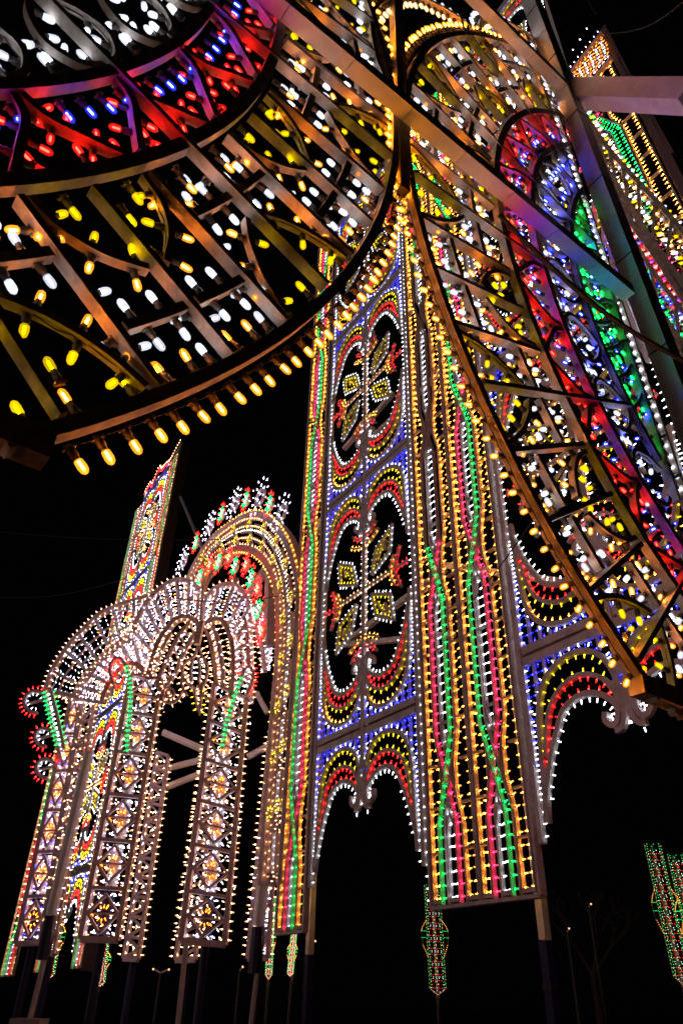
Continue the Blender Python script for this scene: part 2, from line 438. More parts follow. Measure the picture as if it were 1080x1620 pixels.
    for i in range(-2, nsp, 1):
        ang = -45 + 5 * i
        if i % 2 == 1 or ang > a1: continue
        for s in (1, -1):
            pts = smooth([pt(.625, ang + .4 * s), pt(.645, ang + 2.7 * s), pt(.675, ang + 3.7 * s), pt(.700, ang + 2.2 * s), pt(.706, ang + .2 * s)], 4)
            plank('petal_frame', pts, .045, .05, -.012)
            c2 = clip(pts)
            B.line(PU, c2, .22, -s * sgn * 1, 'white', .022, -.06, 1, .5)
            B.line(PU, c2, .45, s * sgn * 1, 'white', .022, -.06, 1, .9)
        for dt in (-4.4, 5.2):
            p = pt(.700, ang + dt)
            if inside(p): tg = math.radians(ang + dt); B.one(PU.W(p[0], p[1], -.06), PU.D(-sgn * math.cos(tg), -math.sin(tg)), PU.n, 'white')
    if inner:
        t = a0
        while t < a1 - 1:
            t2 = min(t + 10, a1); plank('ring', arc(.515, t, t2 - .05), .07, .11, .004); t = t2
        B.line(PU, clip(arc(.607, a0, a1)), .17, out * -1, 'green', .0, -.05)
        B.line(PU, clip(arc(.622, a0, a1)), .21, out, 'blue', .01, -.05)
        for i in range(0, nsp):
            ang = -45 + 5 * i
            if ang > a1: break
            pts = smooth([pt(.605, ang), pt(.57, ang + 1.6), pt(.545, ang + 3.6), pt(.522, ang + 5.0)], 3)
            plank('petal_frame', pts, .04, .09, -.004)
            c2 = clip(pts); B.line(PU, c2, .13, 1, 'green', .02, -.06, 1, .4); B.line(PU, c2, .17, -1, 'green', .02, -.06, 1, .7)
        B.line(PU, clip(arc(.69, a0, a1)), .16, inn, 'blue', 0, -.05); B.line(PU, clip(arc(.575, a0, a1)), .2, inn, 'blue', 0, -.05)
        B.line(PU, clip(arc(.508, a0, a1)), .16, out * -1, 'blue', .03, -.05)
    # crest scallops above the rim
    if flip:
        for c, hw, up in ((21.5, 17, .052), (56, 15, .05)):
            pts = smooth([pt(1.01, c - hw), pt(1.01 + up * .8, c - hw * .75), pt(1.01 + up * 1.5, c - hw * .3), pt(1.01 + up * 1.5, c + hw * .3), pt(1.01 + up * .8, c + hw * .75), pt(1.01, c + hw)], 5)
            plank('crest_frame', pts, .05, .10, .0)
            B.line(PU, clip(pts), .15, inn, 'warm', .03, -.05); B.line(PU, clip(pts), .15, out, 'white', .03, -.05)
    B.finish(); return T
wheel(-1.63, False, -60, 48, 9, 'wheel_arch', 'huge round light arch cropped by the upper left corner, large amber bulbs along its rim', False, 300)
wheel(3.52, True, -60, 78, 2.20, 'wheel_arch', 'huge round light arch beside the grey mast, ringed red, blue, white and green', True, 300)
#--PART2--
# ================================================================== mast and horizontal trusses that carry the wheels
def square_tube(mb, p0, p1, wd, mat, up=(0, 0, 1), segs=1):
    p0 = np.array(p0, float); p1 = np.array(p1, float); d = p1 - p0; L = np.linalg.norm(d); d = d / L
    if abs(d[2]) > .9: x = gM - d * (gM @ d)
    else: x = np.cross(d, up)
    x /= np.linalg.norm(x); y = np.cross(d, x); h = wd / 2
    for i in range(segs):
        a = p0 + d * (L * i / segs + (.004 if i else 0)); b = p0 + d * (L * (i + 1) / segs)
        vs = [p + x * sx * h + y * sy * h for p in (a, b) for sx, sy in ((-1, -1), (1, -1), (1, 1), (-1, 1))]
        mb.add(vs, [(0, 3, 2, 1), (4, 5, 6, 7), (0, 1, 5, 4), (1, 2, 6, 5), (2, 3, 7, 6), (3, 0, 4, 7)], mat)
def along(pl, p0, p1, w0, w1): return pl.W(p0[0], p0[1], w0), pl.W(p1[0], p1[1], w1)
def mast(pl, u, zt, wd, w, name, label, panel=1.0, mat=STEEL, lean=0):
    base = pl.W(u, 0, w); base[2] = 0; top = pl.W(u - lean, zt, w)
    T = thing(name, label, 'mast', base); n = max(1, int(np.linalg.norm(top - base) / panel))
    d = (top - base) / n
    for i in range(n):
        mb = MB(); square_tube(mb, base + d * i, base + d * (i + 1) - d / np.linalg.norm(d) * .008, wd, mat); mb.build('cladding_panel', T)
    # band clamps
    for i in range(1, n):
        mb = MB(); c = base + d * i; square_tube(mb, c - np.array([0, 0, .02]), c + np.array([0, 0, .015]), wd + .015, DARK); mb.build('clamp', T)
    mb = MB(); box(mb, (base[0] - .45, base[1] - .45, 0), (base[0] + .45, base[1] + .45, .25), CONC); mb.build('foot', T)
    return T, base, top
def mast_px(pa, pb, s_, wd, name, label, panel):
    """mast whose axis passes two photo points on the plane s_ metres away"""
    q = Plane(nU, s_, aU); a, b = q.px(pa, pb); A_, B2 = q.W(*a), q.W(*b); d = (A_ - B2) / (A_[2] - B2[2]); base = B2 - d * B2[2]; top = A_ + d * 1.5
    T = thing(name, label, 'mast', base); n = int(np.linalg.norm(top - base) / panel); d = (top - base) / n
    for i in range(n):
        mb = MB(); square_tube(mb, base + d * i, base + d * (i + 1) - d / np.linalg.norm(d) * .008, wd, CLAD); mb.build('cladding_panel', T)
    for i in range(2, n, 2):
        mb = MB(); c = base + d * i; square_tube(mb, c - d * .012, c + d * .010, wd + .012, DARK); mb.build('cable_tie', T)
    mb = MB(); box(mb, (base[0] - .45, base[1] - .45, 0), (base[0] + .45, base[1] + .45, .25), CONC); mb.build('foot', T)
mast_px((862, 60), (1050, 560), 2.50, .23, 'truss_mast', 'tall grey clad mast running up the right side', .75)
def truss(p0, p1, wd, label, segs, mat=CLAD):
    T = thing('truss_beam', label, 'beam', p0)
    p0 = np.array(p0); p1 = np.array(p1); d = (p1 - p0) / segs
    for i in range(segs):
        mb = MB(); square_tube(mb, p0 + d * i, p0 + d * (i + 1) - d / np.linalg.norm(d) * .006, wd, mat); mb.build('cladding_panel', T)
    return T
truss(PU.W(2.22, 2.62, .13), PU.W(-1.9, 2.62, .13), .15, 'long grey clad beam crossing in front of both round arches', 16)
truss(PU.W(2.22, 4.40, .13), PU.W(-.6, 4.40, .13), .15, 'upper grey clad beam from the mast to the top edge', 9)
# beam that leaves the mast to the right, level
_d = ray(1095, 152); _p1 = CAM + _d * (4.40 * 2.6 / _d[2]) * .62
_p1 = CAM + _d / np.linalg.norm(_d) * 11.3
_d0 = ray(905, 147); _p0 = CAM + _d0 / np.linalg.norm(_d0) * 13.2
truss(_p0, _p1, .31, 'pinkish clad beam sticking out right from the mast', 5)
# dark post where the two wheels touch
T = thing('timber_column', 'dark upright timber post where the two round arches touch', 'post', PU.W(.95, -.52))
mb = MB(); board(mb, PU, [(.945, 2.2), (.948, 4.2)], .10, .09, .03, WOODN); mb.build('post_timber', T)
mb = MB(); board(mb, PU, [(.972, 2.3), (.975, 4.2)], .03, .05, .03, WOODN); mb.build('cover_strip', T)

# short sheaf of white bulbs along the mast (edge of the right wheel)
T = thing('light_strip', 'narrow white-lit lattice strip along the left flank of the mast', 'light frame', PU.W(2.2, -.52))
B = Bulbs(T, near=True, limit=150)
edge = [(2.09, 4.95), (2.33, 1.55)]
for du in (0, .075):
    mb = MB(); board(mb, PU, [(edge[0][0] - du, edge[0][1]), (edge[1][0] - du, edge[1][1])], .04, .09, 0, WOODN); mb.build('rail', T)
B.line(PU, [(edge[0][0] - .05, 4.9), (edge[1][0] - .05, 1.6)], .13, 1, 'white', .0, -.04)
zz = 1.65
while zz < 4.9:
    mb = MB(); board(mb, PU, [(2.33 - (zz - 1.55) * .0706 - .072, zz), (2.33 - (zz - 1.55) * .0706, zz + .05)], .03, .06, -.01, WOODN); mb.build('brace', T); zz += .19
B.finish()

# ------------------------------------------------------------------ flank panel beyond the mast
PF = Plane(np.array([.30, .954, 0]), 8.2, np.array([.954, -.30, 0]))
T = thing('light_wall', 'slanting light panel right of the mast, red, blue and green bands', 'light panel', PF.W(*PF.px((1040, 500))[0]) * np.array([1, 1, 0]))
B = Bulbs(T, near=True, limit=200, scale=1.3)
curves = [[(912,160),(946,212),(980,255),(1047,327),(1090,378)], [(938,232),(985,308),(1030,378),(1090,462)], [(948,262),(990,338),(1040,410),(1090,488)],
          [(958,300),(1000,378),(1045,445),(1090,505)], [(985,372),(1020,450),(1090,560)], [(1002,398),(1030,480),(1062,548),(1090,600)], [(1040,548),(1060,600),(1092,668)]]
cc = [smooth(PF.px(*c), 5) for c in curves]
for i, c in enumerate(cc):
    mb = MB(); board(mb, PF, c, .09 if i < 3 else .07, .16, 0, WOODN); mb.build('rib', T)
def between(a, b, t, n=16):
    A = resample(a, n); Bq = resample(b, n); return [A[k] * (1 - t) + Bq[k] * t for k in range(n)]
def resample(P, n):
    P = [np.array(p, float) for p in P]; L = [0]
    for a, b in zip(P, P[1:]): L.append(L[-1] + np.linalg.norm(b - a))
    out = []
    for k in range(n):
        s_ = L[-1] * k / (n - 1); i = max(0, min(len(P) - 2, int(np.searchsorted(L, s_)) - 1)); t = (s_ - L[i]) / max(1e-9, L[i+1] - L[i]); out.append(P[i] + (P[i+1] - P[i]) * min(1, max(0, t)))
    return out
specs = [(0, 1, ['warm', 'white', 'yellow', 'warm', 'white'], (.12, .3, .5, .7, .9)), (1, 2, ['red'], (.3, .7)), (2, 3, ['blue', 'red'], (.3,)), (3, 4, ['white', 'blue', 'white'], (.2, .6)),
         (4, 5, ['green', 'green', 'blue'], (.3, .75)), (5, 6, ['green', 'warm', 'green', 'blue'], (.25, .65))]
for a, b, col, ts in specs:
    for t in ts: B.line(PF, between(cc[a], cc[b], t), .17, rnd.choice((1, -1)), col, 0, -.05)
A = resample(cc[0], 9); Bq = resample(cc[1], 9)
for k in range(1, 9):
    mb = MB(); board(mb, PF, [A[k], Bq[min(8, k)] + (Bq[min(8, k)] - Bq[max(0, k - 1)]) * -.5], .05, .12, .01, WOODN); mb.build('brace', T)
for k in (2, 5, 7):
    A5 = resample(cc[3], 9); B5 = resample(cc[6], 9)
    mb = MB(); board(mb, PF, [A5[k], B5[k]], .05, .12, .01, WOODN); mb.build('brace', T)
B.finish()

# ================================================================== the long wall of light (plane PM): pillars and open-work screens
def ladder(mb, B, pl, c0, c1, col, sp, wd=.022, dep=.07, w0=0, both=True, sc=1.0):
    """two rails with bulbs pointing inwards"""
    board(mb, pl, c0, wd, dep, w0, WOOD); board(mb, pl, c1, wd, dep, w0, WOOD)
    B.line(pl, c0, sp, -1, col, wd / 2, w0 - .03, sc)
    if both: B.line(pl, c1, sp, 1, col, wd / 2, w0 - .03, sc)
def pillar_half(T, B, pl, ul, ur, z0, z1, order, cross, sp=.172, dark=None, zig=True, lean=.0, sc=1.0, cols=('gold', 'white', 'green', 'pink')):
    """five ladders: gold, coloured, white, coloured, gold; the two coloured ones swap sides at each crossing height"""
    gold, white, cA, cB = cols
    wdt = ul - ur
    X = lambda f, z: (ul - wdt * f - lean * (z - z0), z)
    lo, hi = .285, .655
    hw = .075
    def swap(z, first):
        n = sum(1 for c in cross if z > c); s_ = first if n % 2 == 0 else 1 - first
        x = (lo, hi)[s_]
        for c in cross:
            if abs(z - c) < .085:
                n0 = sum(1 for q in cross if c > q); s0 = first if n0 % 2 == 0 else 1 - first
                t = (z - c + .085) / .17; t = min(1, max(0, t)); x = (lo, hi)[s0] * (1 - t) + (lo, hi)[1 - s0] * t
        return x
    zs = sorted(set([z0, z1] + [c + d for c in cross for d in (-.085, 0, .085) if z0 < c + d < z1]))
    segs = {}
    for nm, first, col, w0 in (('A', 0 if order else 1, cA, .03), ('B', 1 if order else 0, cB, 0)):
        for a, b in zip(zs, zs[1:]):
            xa, xb = swap(a, first), swap(b, first)
            lit = not (dark and dark(nm, (a + b) / 2))
            mb = MB()
            for s_ in (-1, 1): board(mb, pl, [X(xa + s_ * hw, a), X(xb + s_ * hw, b)], .018, .085, w0, WOOD)
            mb.build('coloured_rail', T)
            if lit: B.line(pl, [X(xa - hw, a), X(xb - hw, b)], sp * .98, 1, col, .006, w0 - .035, sc)
            if lit: B.line(pl, [X(xa + hw, a), X(xb + hw, b)], sp * .98, -1, col, .006, w0 - .06, sc)
    # outer gold ladders; their inner rails bend in towards each crossing
    def goldrail(out, inn, ctr):
        pts = [X(inn, z0)]
        for c in cross:
            if z0 < c < z1:
                pts += [X(inn, c - .095), X(ctr - (.075 if ctr > .5 else -.0), c - .004) if False else X((inn + ctr) / 2, c - .03), X((inn + ctr) / 2, c + .03), X(inn, c + .095)]
        pts.append(X(inn, z1)); return pts
    for out, inn, ctr in ((.02, .185, .40), (.98, .755, .54)):
        mb = MB(); board(mb, pl, [X(out, z0), X(out, z1)], .022, .08, .01, WOOD); mb.build('rail', T)
        gp = goldrail(out, inn, ctr); mb = MB(); board(mb, pl, gp, .018, .075, .005, WOOD); mb.build('rail', T)
        s_ = 1 if out < .5 else -1
        B.line(pl, [X(out, z0), X(out, z1)][::1], sp, s_, gold, .008, -.03, sc)
        B.line(pl, gp, sp, -s_, gold, .008, -.03, sc)
    # white ladder in the eye between two crossings
    cs = [z0 - .06] + list(cross) + [z1 + .06]
    for a, b in zip(cs, cs[1:]):
        za, zb = max(z0, a + .06), min(z1, b - .06)
        if zb - za < .03: continue
        xl, xr = .375, .565; pa = [X(.47, za), X(xl, za + .05), X(xl, zb - .05), X(.47, zb)]; pb = [X(.47, za), X(xr, za + .05), X(xr, zb - .05), X(.47, zb)]
        if a < z0: pa[0] = X(xl, z0); pb[0] = X(xr, z0)
        mb = MB(); board(mb, pl, pa, .014, .07, -.004, WOOD); board(mb, pl, pb, .014, .07, -.004, WOOD); mb.build('white_ladder', T)
        B.line(pl, pa, sp, 1, white, .006, -.03, sc); B.line(pl, pb, sp, -1, white, .006, -.03, sc)
    # cross battens
    z = z0 + .006; k = 0
    while z < z1:
        for fa, fb in ((.02, .185), (.755, .98)) + (((.375, .565),) if k % 2 == 0 and all(abs(z - c) > .08 for c in cross) else ()):
            mb = MB(); board(mb, pl, [X(fa, z), X(fb, z)], .03 if k else .06, .07, -.002, WOOD); mb.build('batten', T)
        z += .083; k += 1
# motif: scroll arch (x 0 = side .. 1 = middle post, y above the band)
AO = [(.115,-.262),(.125,-.217),(.14,-.156),(.165,-.109),(.25,-.065),(.40,-.042),(.58,-.032),(.75,-.039),(.88,-.062),(.955,-.098),(.985,-.135),(.975,-.165),(.93,-.184),(.87,-.186)]
AM = [(.175,-.195),(.22,-.148),(.29,-.111),(.42,-.086),(.58,-.075),(.72,-.080),(.84,-.096),(.92,-.122)]
AI = [(.115,-.27),(.165,-.233),(.235,-.192),(.33,-.154),(.42,-.125),(.58,-.111),(.74,-.115),(.86,-.131),(.925,-.150),(.905,-.172),(.85,-.176),(.80,-.165),(.81,-.152)]
AOp, AMp, AIp = smooth(AO, 3), smooth(AM, 3), smooth(AI, 3)
def outer_y(x):
    for (x0, y0), (x1, y1) in zip(AO[2:11], AO[3:12]):
        if x0 <= x <= x1: return y0 + (y1 - y0) * (x - x0) / (x1 - x0 + 1e-9)
    return -.20
def screen(T, B, pl, us, up, zb0, ztop, sp=.155, top=99, sc=.86, bands=(0, .761, 1.522, 2.283), flank=(True, True)):
    """us: left side u, up: right side u (left is larger); middle post between"""
    mid = (us + up) / 2; half = (us - up) / 2
    mb = MB(); board(mb, pl, [(mid, zb0 - .10), (mid, ztop)], .11, .08, 0, WOOD); mb.build('middle_post', T)
    for s_ in (-1, 1): B.line(pl, [(mid - s_ * .009, zb0 - .10), (mid - s_ * .009, ztop)], sp * 1.2, s_, 'white', 0, -.03, sc)
    for sd, se in ((1, us), (-1, up)):
        mb = MB(); board(mb, pl, [(se - sd * .010, zb0 - .33), (se - sd * .010, ztop)], .08, .09, .004, WOOD); mb.build('side_post', T)
        B.line(pl, [(se - sd * .016, zb0 - .33), (se - sd * .016, ztop)], .155, sd, 'white', .01, -.02, sc)
        X = lambda x, y, zb: (se - sd * (x * half * .97 + .006), zb + y)
        for bi, b in enumerate(bands):
            zb = zb0 + b
            if zb - .3 > ztop: continue
            if zb < ztop:
                for dy in (-.011, .011):
                    mb = MB(); board(mb, pl, [(se - sd * .02, zb + dy), (mid + sd * .01, zb + dy)], .13, .08, .002, WOOD); mb.build('band_board', T)
                for dy, s2 in ((.022, 1), (-.022, -1)):
                    B.line(pl, [(se - sd * .02, zb + dy), (mid + sd * .01, zb + dy)], .10, s2 * -sd, 'blue', -.01, -.045, sc)
            for my in ((1, -1) if zb < ztop else (1,)):
                if my == -1 and bi == len(bands) - 1: continue
                if my == -1 and zb + .3 > ztop: continue
                m_ = lambda P: [X(x, y * my, zb) for x, y in P]
                hand = -sd * my
                for P, w_, nm in ((AOp, .075, 'outer_scroll'), (AMp, .065, 'middle_scroll'), (AIp, .08, 'inner_scroll')):
                    mb = MB(); board(mb, pl, m_(P), w_, .075, .006, WOODF if False else WOOD); mb.build(nm, T)
                B.line(pl, m_(AOp), sp, hand, 'white', .04, -.02, sc * 1.05)
                B.line(pl, m_(AMp), sp * 1.1, hand, 'yellow', .02, -.02, sc); B.line(pl, m_(AOp)[9:-14], sp * 1.1, -hand, 'yellow' if my == 1 else 'gold', .03, -.02, sc)
                B.line(pl, m_(AMp), sp * 1.05, -hand, 'red', .02, -.02, sc); B.line(pl, m_(AIp)[3:-14], sp, hand, 'red', .03, -.02, sc)
                B.line(pl, m_(AIp), sp, -hand, 'white', .04, -.02, sc * 1.05)
                # solid fillet at the foot and the nose
                mb = MB(); board(mb, pl, m_([(.10, -.30), (.115, -.262), (.14, -.215)]), .09, .07, .0, WOOD); mb.build('scroll_foot', T)
                mb = MB(); board(mb, pl, m_([(.93, -.105), (.955, -.135), (.945, -.16)]), .13, .07, .0, WOOD); mb.build('scroll_nose', T)
                # blue lattice between the band and the scroll
                for q in range(9):
                    x = .05 + q * .115; yb = outer_y(x) + (.012 if x > .13 else 0)
                    if x < .13: yb = -.20
                    if yb > -.03: continue
                    mb = MB(); board(mb, pl, [X(x, -.018 * my, zb), X(x, yb * my, zb)], .028, .06, -.004, WOOD); mb.build('lattice_slat', T)
                    for s2 in (-1, 1): B.line(pl, [X(x, -.03 * my, zb), X(x, (yb - .004) * my, zb)], sp * 1.05, s2, 'blue', .012, -.03, sc)
            # star flower between this band and the next, half of it on this side
            zc = zb + ((bands[bi + 1] - b) / 2 if bi < len(bands) - 1 else 0)
            if zc + .1 < ztop and bi < len(bands) - 1:
                Y = lambda x, y: (mid + sd * x * half, zc + y)
                parts = [('flower_arm', [(0.0, .002), (.55, .002)], .06, 'warm'), ('flower_arm', [(.60, -.045), (.53, -.01), (.53, .01), (.60, .045)], .05, 'gold'), ('flower_tip', [(.72, .062), (.62, .012), (.62, -.012), (.72, -.062)], .04, 'red'), ('flower_tip', [(.64, 0), (.86, 0)], .04, 'red')]
                for nm, P, w_, col in parts:
                    mb = MB(); board(mb, pl, [Y(*p) for p in P], w_, .07, 0, WOOD); mb.build(nm, T)
                    for s2 in (-1, 1): B.line(pl, [Y(*p) for p in P], sp * .95, s2, col, .03, -.02, sc * .72)
                for my in (1, -1):
                    kite = [(.16, .030 * my), (.25, .100 * my), (.57, .140 * my), (.52, .064 * my), (.16, .030 * my)]
                    mb = MB(); board(mb, pl, [Y(*p) for p in kite], .055, .07, .003, WOOD); mb.build('kite_frame', T)
                    h = sd * my
                    B.line(pl, [Y(*p) for p in kite], sp * .9, h, 'white', .03, -.02, sc * .8); B.line(pl, [Y(*p) for p in kite], sp * .9, -h, 'yellow', .03, -.02, sc * .8)
                    tear = [(.27, .062 * my), (.34, .092 * my), (.44, .106 * my), (.42, .080 * my)]
                    mb = MB(); board(mb, pl, [Y(*p) for p in tear], .04, .07, .003, WOOD); mb.build('teardrop', T); B.line(pl, [Y(*p) for p in tear], sp * .8, -h, 'yellow', .02, -.02, sc * .7)
                    arm = [(.02, .0), (.02, .135 * my)]; cap = [(0, .140 * my), (.15, .146 * my), (.30, .166 * my)]; tip = [(.03, .172 * my), (.16, .176 * my), (.25, .198 * my)]
                    for nm, P, w_, col in (('flower_arm', arm, .05, 'warm'), ('flower_cap', cap, .05, 'gold'), ('flower_tip', tip, .05, 'red')):
                        mb = MB(); board(mb, pl, [Y(*p) for p in P], w_, .07, 0, WOOD); mb.build(nm, T)
                        for s2 in (-1, 1):
                            B.line(pl, [Y(*p) for p in P], sp * .95, s2, col if nm != 'leaf_frame' else ('yellow', 'white')[s2 > 0], .02, -.02, sc * .68)

X1 = (.386, .863, 1.306, 1.76, 2.16, 2.6)
# C: the wide pillar
T = thing('light_pillar', 'wide tall pillar of coloured light ladders right of centre', 'light pillar', PM.W(1.07, 0) * np.array([1, 1, 0]))
B = Bulbs(T, limit=300)
dk = lambda nm, z: (.98 < z < 2.0)
pillar_half(T, B, PM, 1.207, 1.078, .161, 2.868, True, X1, dark=dk, lean=-.0017)
pillar_half(T, B, PM, 1.070, .941, .161, 2.868, False, X1, lean=-.0017)
for u in (1.214, 1.0738, .934):
    mb = MB(); board(mb, PM, [(u, .158), (u + .0045, 2.868)], .05 if u != 1.0738 else .03, .12, .02, WOOD); mb.build('side_post', T)
mb = MB(); board(mb, PM, [(1.214, .157), (.934, .157)], .05, .12, .015, WOOD); mb.build('bottom_rail', T)
B.line(PM, [(1.217, .16), (1.2215, 2.85)], .172, -1, 'white', .02, -.02, .8); B.line(PM, [(.931, .27), (.936, 2.85)], .172, 1, 'white', .02, -.02, .9)
B.finish()
# A: narrow pillar left of the screen
T = thing('light_pillar', 'narrow pillar of gold, green and pink ladders left of the blue-banded screen', 'light pillar', PM.W(1.75, 0) * np.array([1, 1, 0]))
B = Bulbs(T)
pillar_half(T, B, PM, 1.812, 1.688, .147, 2.868, False, X1, lean=-.0017)
for u in (1.818, 1.684):
    mb = MB(); board(mb, PM, [(u, .145), (u + .0045, 2.868)], .05, .12, .02, WOOD); mb.build('side_post', T)
mb = MB(); board(mb, PM, [(1.818, .143), (1.684, .143)], .05, .12, .015, WOOD); mb.build('bottom_rail', T)
B.finish()
# B and D: open-work screens
for us, up, lab in ((1.677, 1.222, 'open-work screen with blue bands, red scrolls and star flowers between two pillars'), (.930, .480, 'open-work screen with one big curled red scroll right of the wide pillar')):
    T = thing('light_screen', lab, 'light screen', PM.W((us + up) / 2, 0) * np.array([1, 1, 0])); B = Bulbs(T)
    screen(T, B, PM, us, up, .563, 2.86); B.finish()
# masts behind the wall
for u, w_, lab in ((1.005, -.6, 'square mast under the wide pillar, wrapped blue below'), (1.755, -.5, 'blue-wrapped mast under the narrow pillar')):
    base = PM.W(u, 0, w_); base[2] = 0; T = thing('support_mast', lab, 'mast', base)
    zs = base.copy(); zs[2] = 2.15; top = base.copy(); top[2] = 21
    mb = MB(); square_tube(mb, zs + [0, 0, .01], top, .12, STEEL); mb.build('pole', T)
    mb = MB(); square_tube(mb, base, zs, .135, BLUEW); mb.build('blue_cover', T)
    for zc in (1.6, .9):
        mb = MB(); q = base.copy(); q[2] = zc; square_tube(mb, q, q + [0, 0, .05], .15, DARK); mb.build('strap', T)
# braces seen behind the screen
T = thing('brace_frame', 'slanting steel braces behind the star-flower screen', 'braces', PM.W(1.45, 0, -1.5) * np.array([1, 1, 0]))
for (p, q) in (((510, 1012), (660, 985)), ((518, 1008), (650, 880)), ((545, 700), (655, 560)), ((655, 880), (900, 905)), ((520, 700), (580, 600))):
    a, b = PM.px(p, q); mb = MB(); square_tube(mb, PM.W(*a, -.5), PM.W(*b, -.9), .11, STEEL); mb.build('brace', T)
#--PART3--
# ================================================================== the far part of the same wall
T = thing('light_tower', 'tall far tower of light rising behind the pink arcade, blue bands and scrolls', 'light tower', PM.W(3.75, 0) * np.array([1, 1, 0]))
B = Bulbs(T, jit=.03)
cT = ('warm', 'white', 'green', 'red')
pillar_half(T, B, PM, 3.523, 3.392, .10, 2.72, True, [c - .06 for c in X1[:5]], sp=.17, cols=cT, sc=1.5)
pillar_half(T, B, PM, 4.108, 3.980, .095, 2.68, False, [c - .06 for c in X1[:5]], sp=.17, cols=cT, sc=1.5)
screen(T, B, PM, 3.976, 3.527, .483, 2.74, sp=.20, sc=1.5, bands=(0, .761, 1.522, 2.21))
mb = MB(); board(mb, PM, [(3.378, .09), (3.378, 2.76)], .14, .45, -.02, STAIN); mb.build('side_frame', T)
crest = smooth([(3.98, 2.75), (3.90, 2.78), (3.84, 2.74), (3.76, 2.82), (3.70, 2.77), (3.62, 2.76), (3.54, 2.74), (3.45, 2.78), (3.40, 2.80)], 4)
mb = MB(); board(mb, PM, crest, .12, .12, 0, WOODF); mb.build('crest', T)
B.line(PM, crest, .16, -1, 'warm', .05, 0, 1.5); B.line(PM, [(p[0], p[1] - .02) for p in crest[:24]], .15, -1, 'red', .0, 0, 1.5)
B.finish()
T = thing('light_pillar', 'farthest pillar of red, green and gold bulbs at the left edge', 'light pillar', PM.W(4.65, 0) * np.array([1, 1, 0]))
B = Bulbs(T, jit=.03)
pillar_half(T, B, PM, 4.80, 4.50, .085, 1.30, True, [c - .06 for c in X1[:3]], sp=.19, cols=cT, sc=1.6); B.finish()
T = thing('stay_rod', 'thin slanting steel stay between the far tower and the round arch', 'stay', PM.W(3.1, 0) * np.array([1, 1, 0]))
a, b = PM.px((276, 783), (320, 893)); mb = MB(); tube(mb, PM.W(*a, -.3), PM.W(*b, -.3), .07, STEEL, 6); mb.build('rod', T)

# ------------------------------------------------------------------ round arch with flower lamps
T = thing('round_arch', 'round arch in the wall crowned with white and red-green flower lamps', 'light arch', PM.W(2.6, 0) * np.array([1, 1, 0]))
B = Bulbs(T, jit=.05)
OUT = [(284, 960), (296, 913), (311, 883), (331, 854), (355, 834), (378, 819), (396, 813), (415, 815), (431, 828), (445, 846), (455, 866), (463, 893), (469, 923), (470, 964), (467, 1040), (459, 1140), (450, 1260), (441, 1400)]
INN = [(304, 955), (315, 917), (331, 895), (349, 879), (370, 868), (390, 868), (406, 876), (421, 893), (430, 913), (435, 933), (438, 964), (437, 1040), (430, 1120), (421, 1240), (410, 1400)]
OU = resample(smooth(PM.px(*OUT), 3), 70); IN = resample(smooth(PM.px(*INN), 3), 70)
for P, nm in ((OU, 'outer_rib'), (IN, 'inner_rib')):
    mb = MB(); board(mb, PM, P, .20, .35, 0, WOODF); mb.build(nm, T)
B.line(PM, OU, .22, 1, 'warm', .10, -.03, 1.1); B.line(PM, OU, .24, -1, 'gold', .10, -.03, .95)
B.line(PM, IN, .22, -1, 'warm', .10, -.03, 1.1); B.line(PM, IN, .24, 1, 'gold', .10, -.03, .95)
for t, c in ((.28, 'warm'), (.5, 'white'), (.72, 'warm')):
    P = [OU[k] * (1 - t) + IN[k] * t for k in range(70)]
    for k in range(0, 66, 5):
        mb = MB(); board(mb, PM, P[k:k + 4], .05, .08, 0, WOODF); mb.build('fret_slat', T)
    B.line(PM, P, .17, rnd.choice((-1, 1)), c, .02, -.03, .95)
for k in range(3, 68, 5):
    for t in (.3, .7):
        q = OU[k] * (1 - t) + IN[k] * t
        for j in range(6):
            th = j * math.pi / 3; d = PM.D(math.cos(th), math.sin(th)); B.one(PM.W(q[0], q[1], .02) + d * .07, d, PM.n, 'yellow', .9)
    mb = MB(); board(mb, PM, [OU[k], IN[k]], .05, .1, -.01, WOODF); mb.build('cross_slat', T)
def flower(px, rx, rz, c1, c2, c3, pl=PM, tilt=.0):
    q = pl.px(px)[0]; mb = MB(); ring = []
    nn = 9
    for j in range(nn + 1):
        th = 2 * math.pi * j / nn; ring.append((q[0] + rx * .45 * math.cos(th), q[1] + rz * .45 * math.sin(th)))
    board(mb, pl, ring, .07, .08, .25, WOODF); mb.build('flower_lamp', T)
    for rr, cc, n_ in ((.18, c1, 4), (.55, c2, 8), (.95, c3, 11)):
        for j in range(n_):
            th = 2 * math.pi * (j + .5 * (rr > .5)) / n_; d = pl.D(rx * math.cos(th), rz * math.sin(th))
            B.one(pl.W(q[0] + rx * rr * math.cos(th), q[1] + rz * rr * math.sin(th), .28) - d * .04, d, pl.n, cc, 1.45)
for p, k in (((299, 890), 1), ((341, 836), 1), ((381, 800), 1), ((421, 790), 1.15), ((456, 815), 1)): flower(p, .068 * k, .066 * k, 'violet', 'white', 'violet')
for p in ((320, 862), (361, 817), (400, 795), (438, 802)): flower(p, .032, .050, 'white', 'green', 'red')
for p in ((327, 917), (357, 893), (383, 899), (409, 919), (422, 968)): flower(p, .036, .052, 'white', 'green', 'red')
for p in ((343, 897), (374, 886), (401, 897), (420, 936), (427, 1003)): flower(p, .028, .044, 'warm', 'red', 'red')
B.finish()
T = thing('arch_back_frame', 'pinkish steel posts and brace behind the round arch', 'support frame', PM.W(2.5, 0) * np.array([1, 1, 0]))
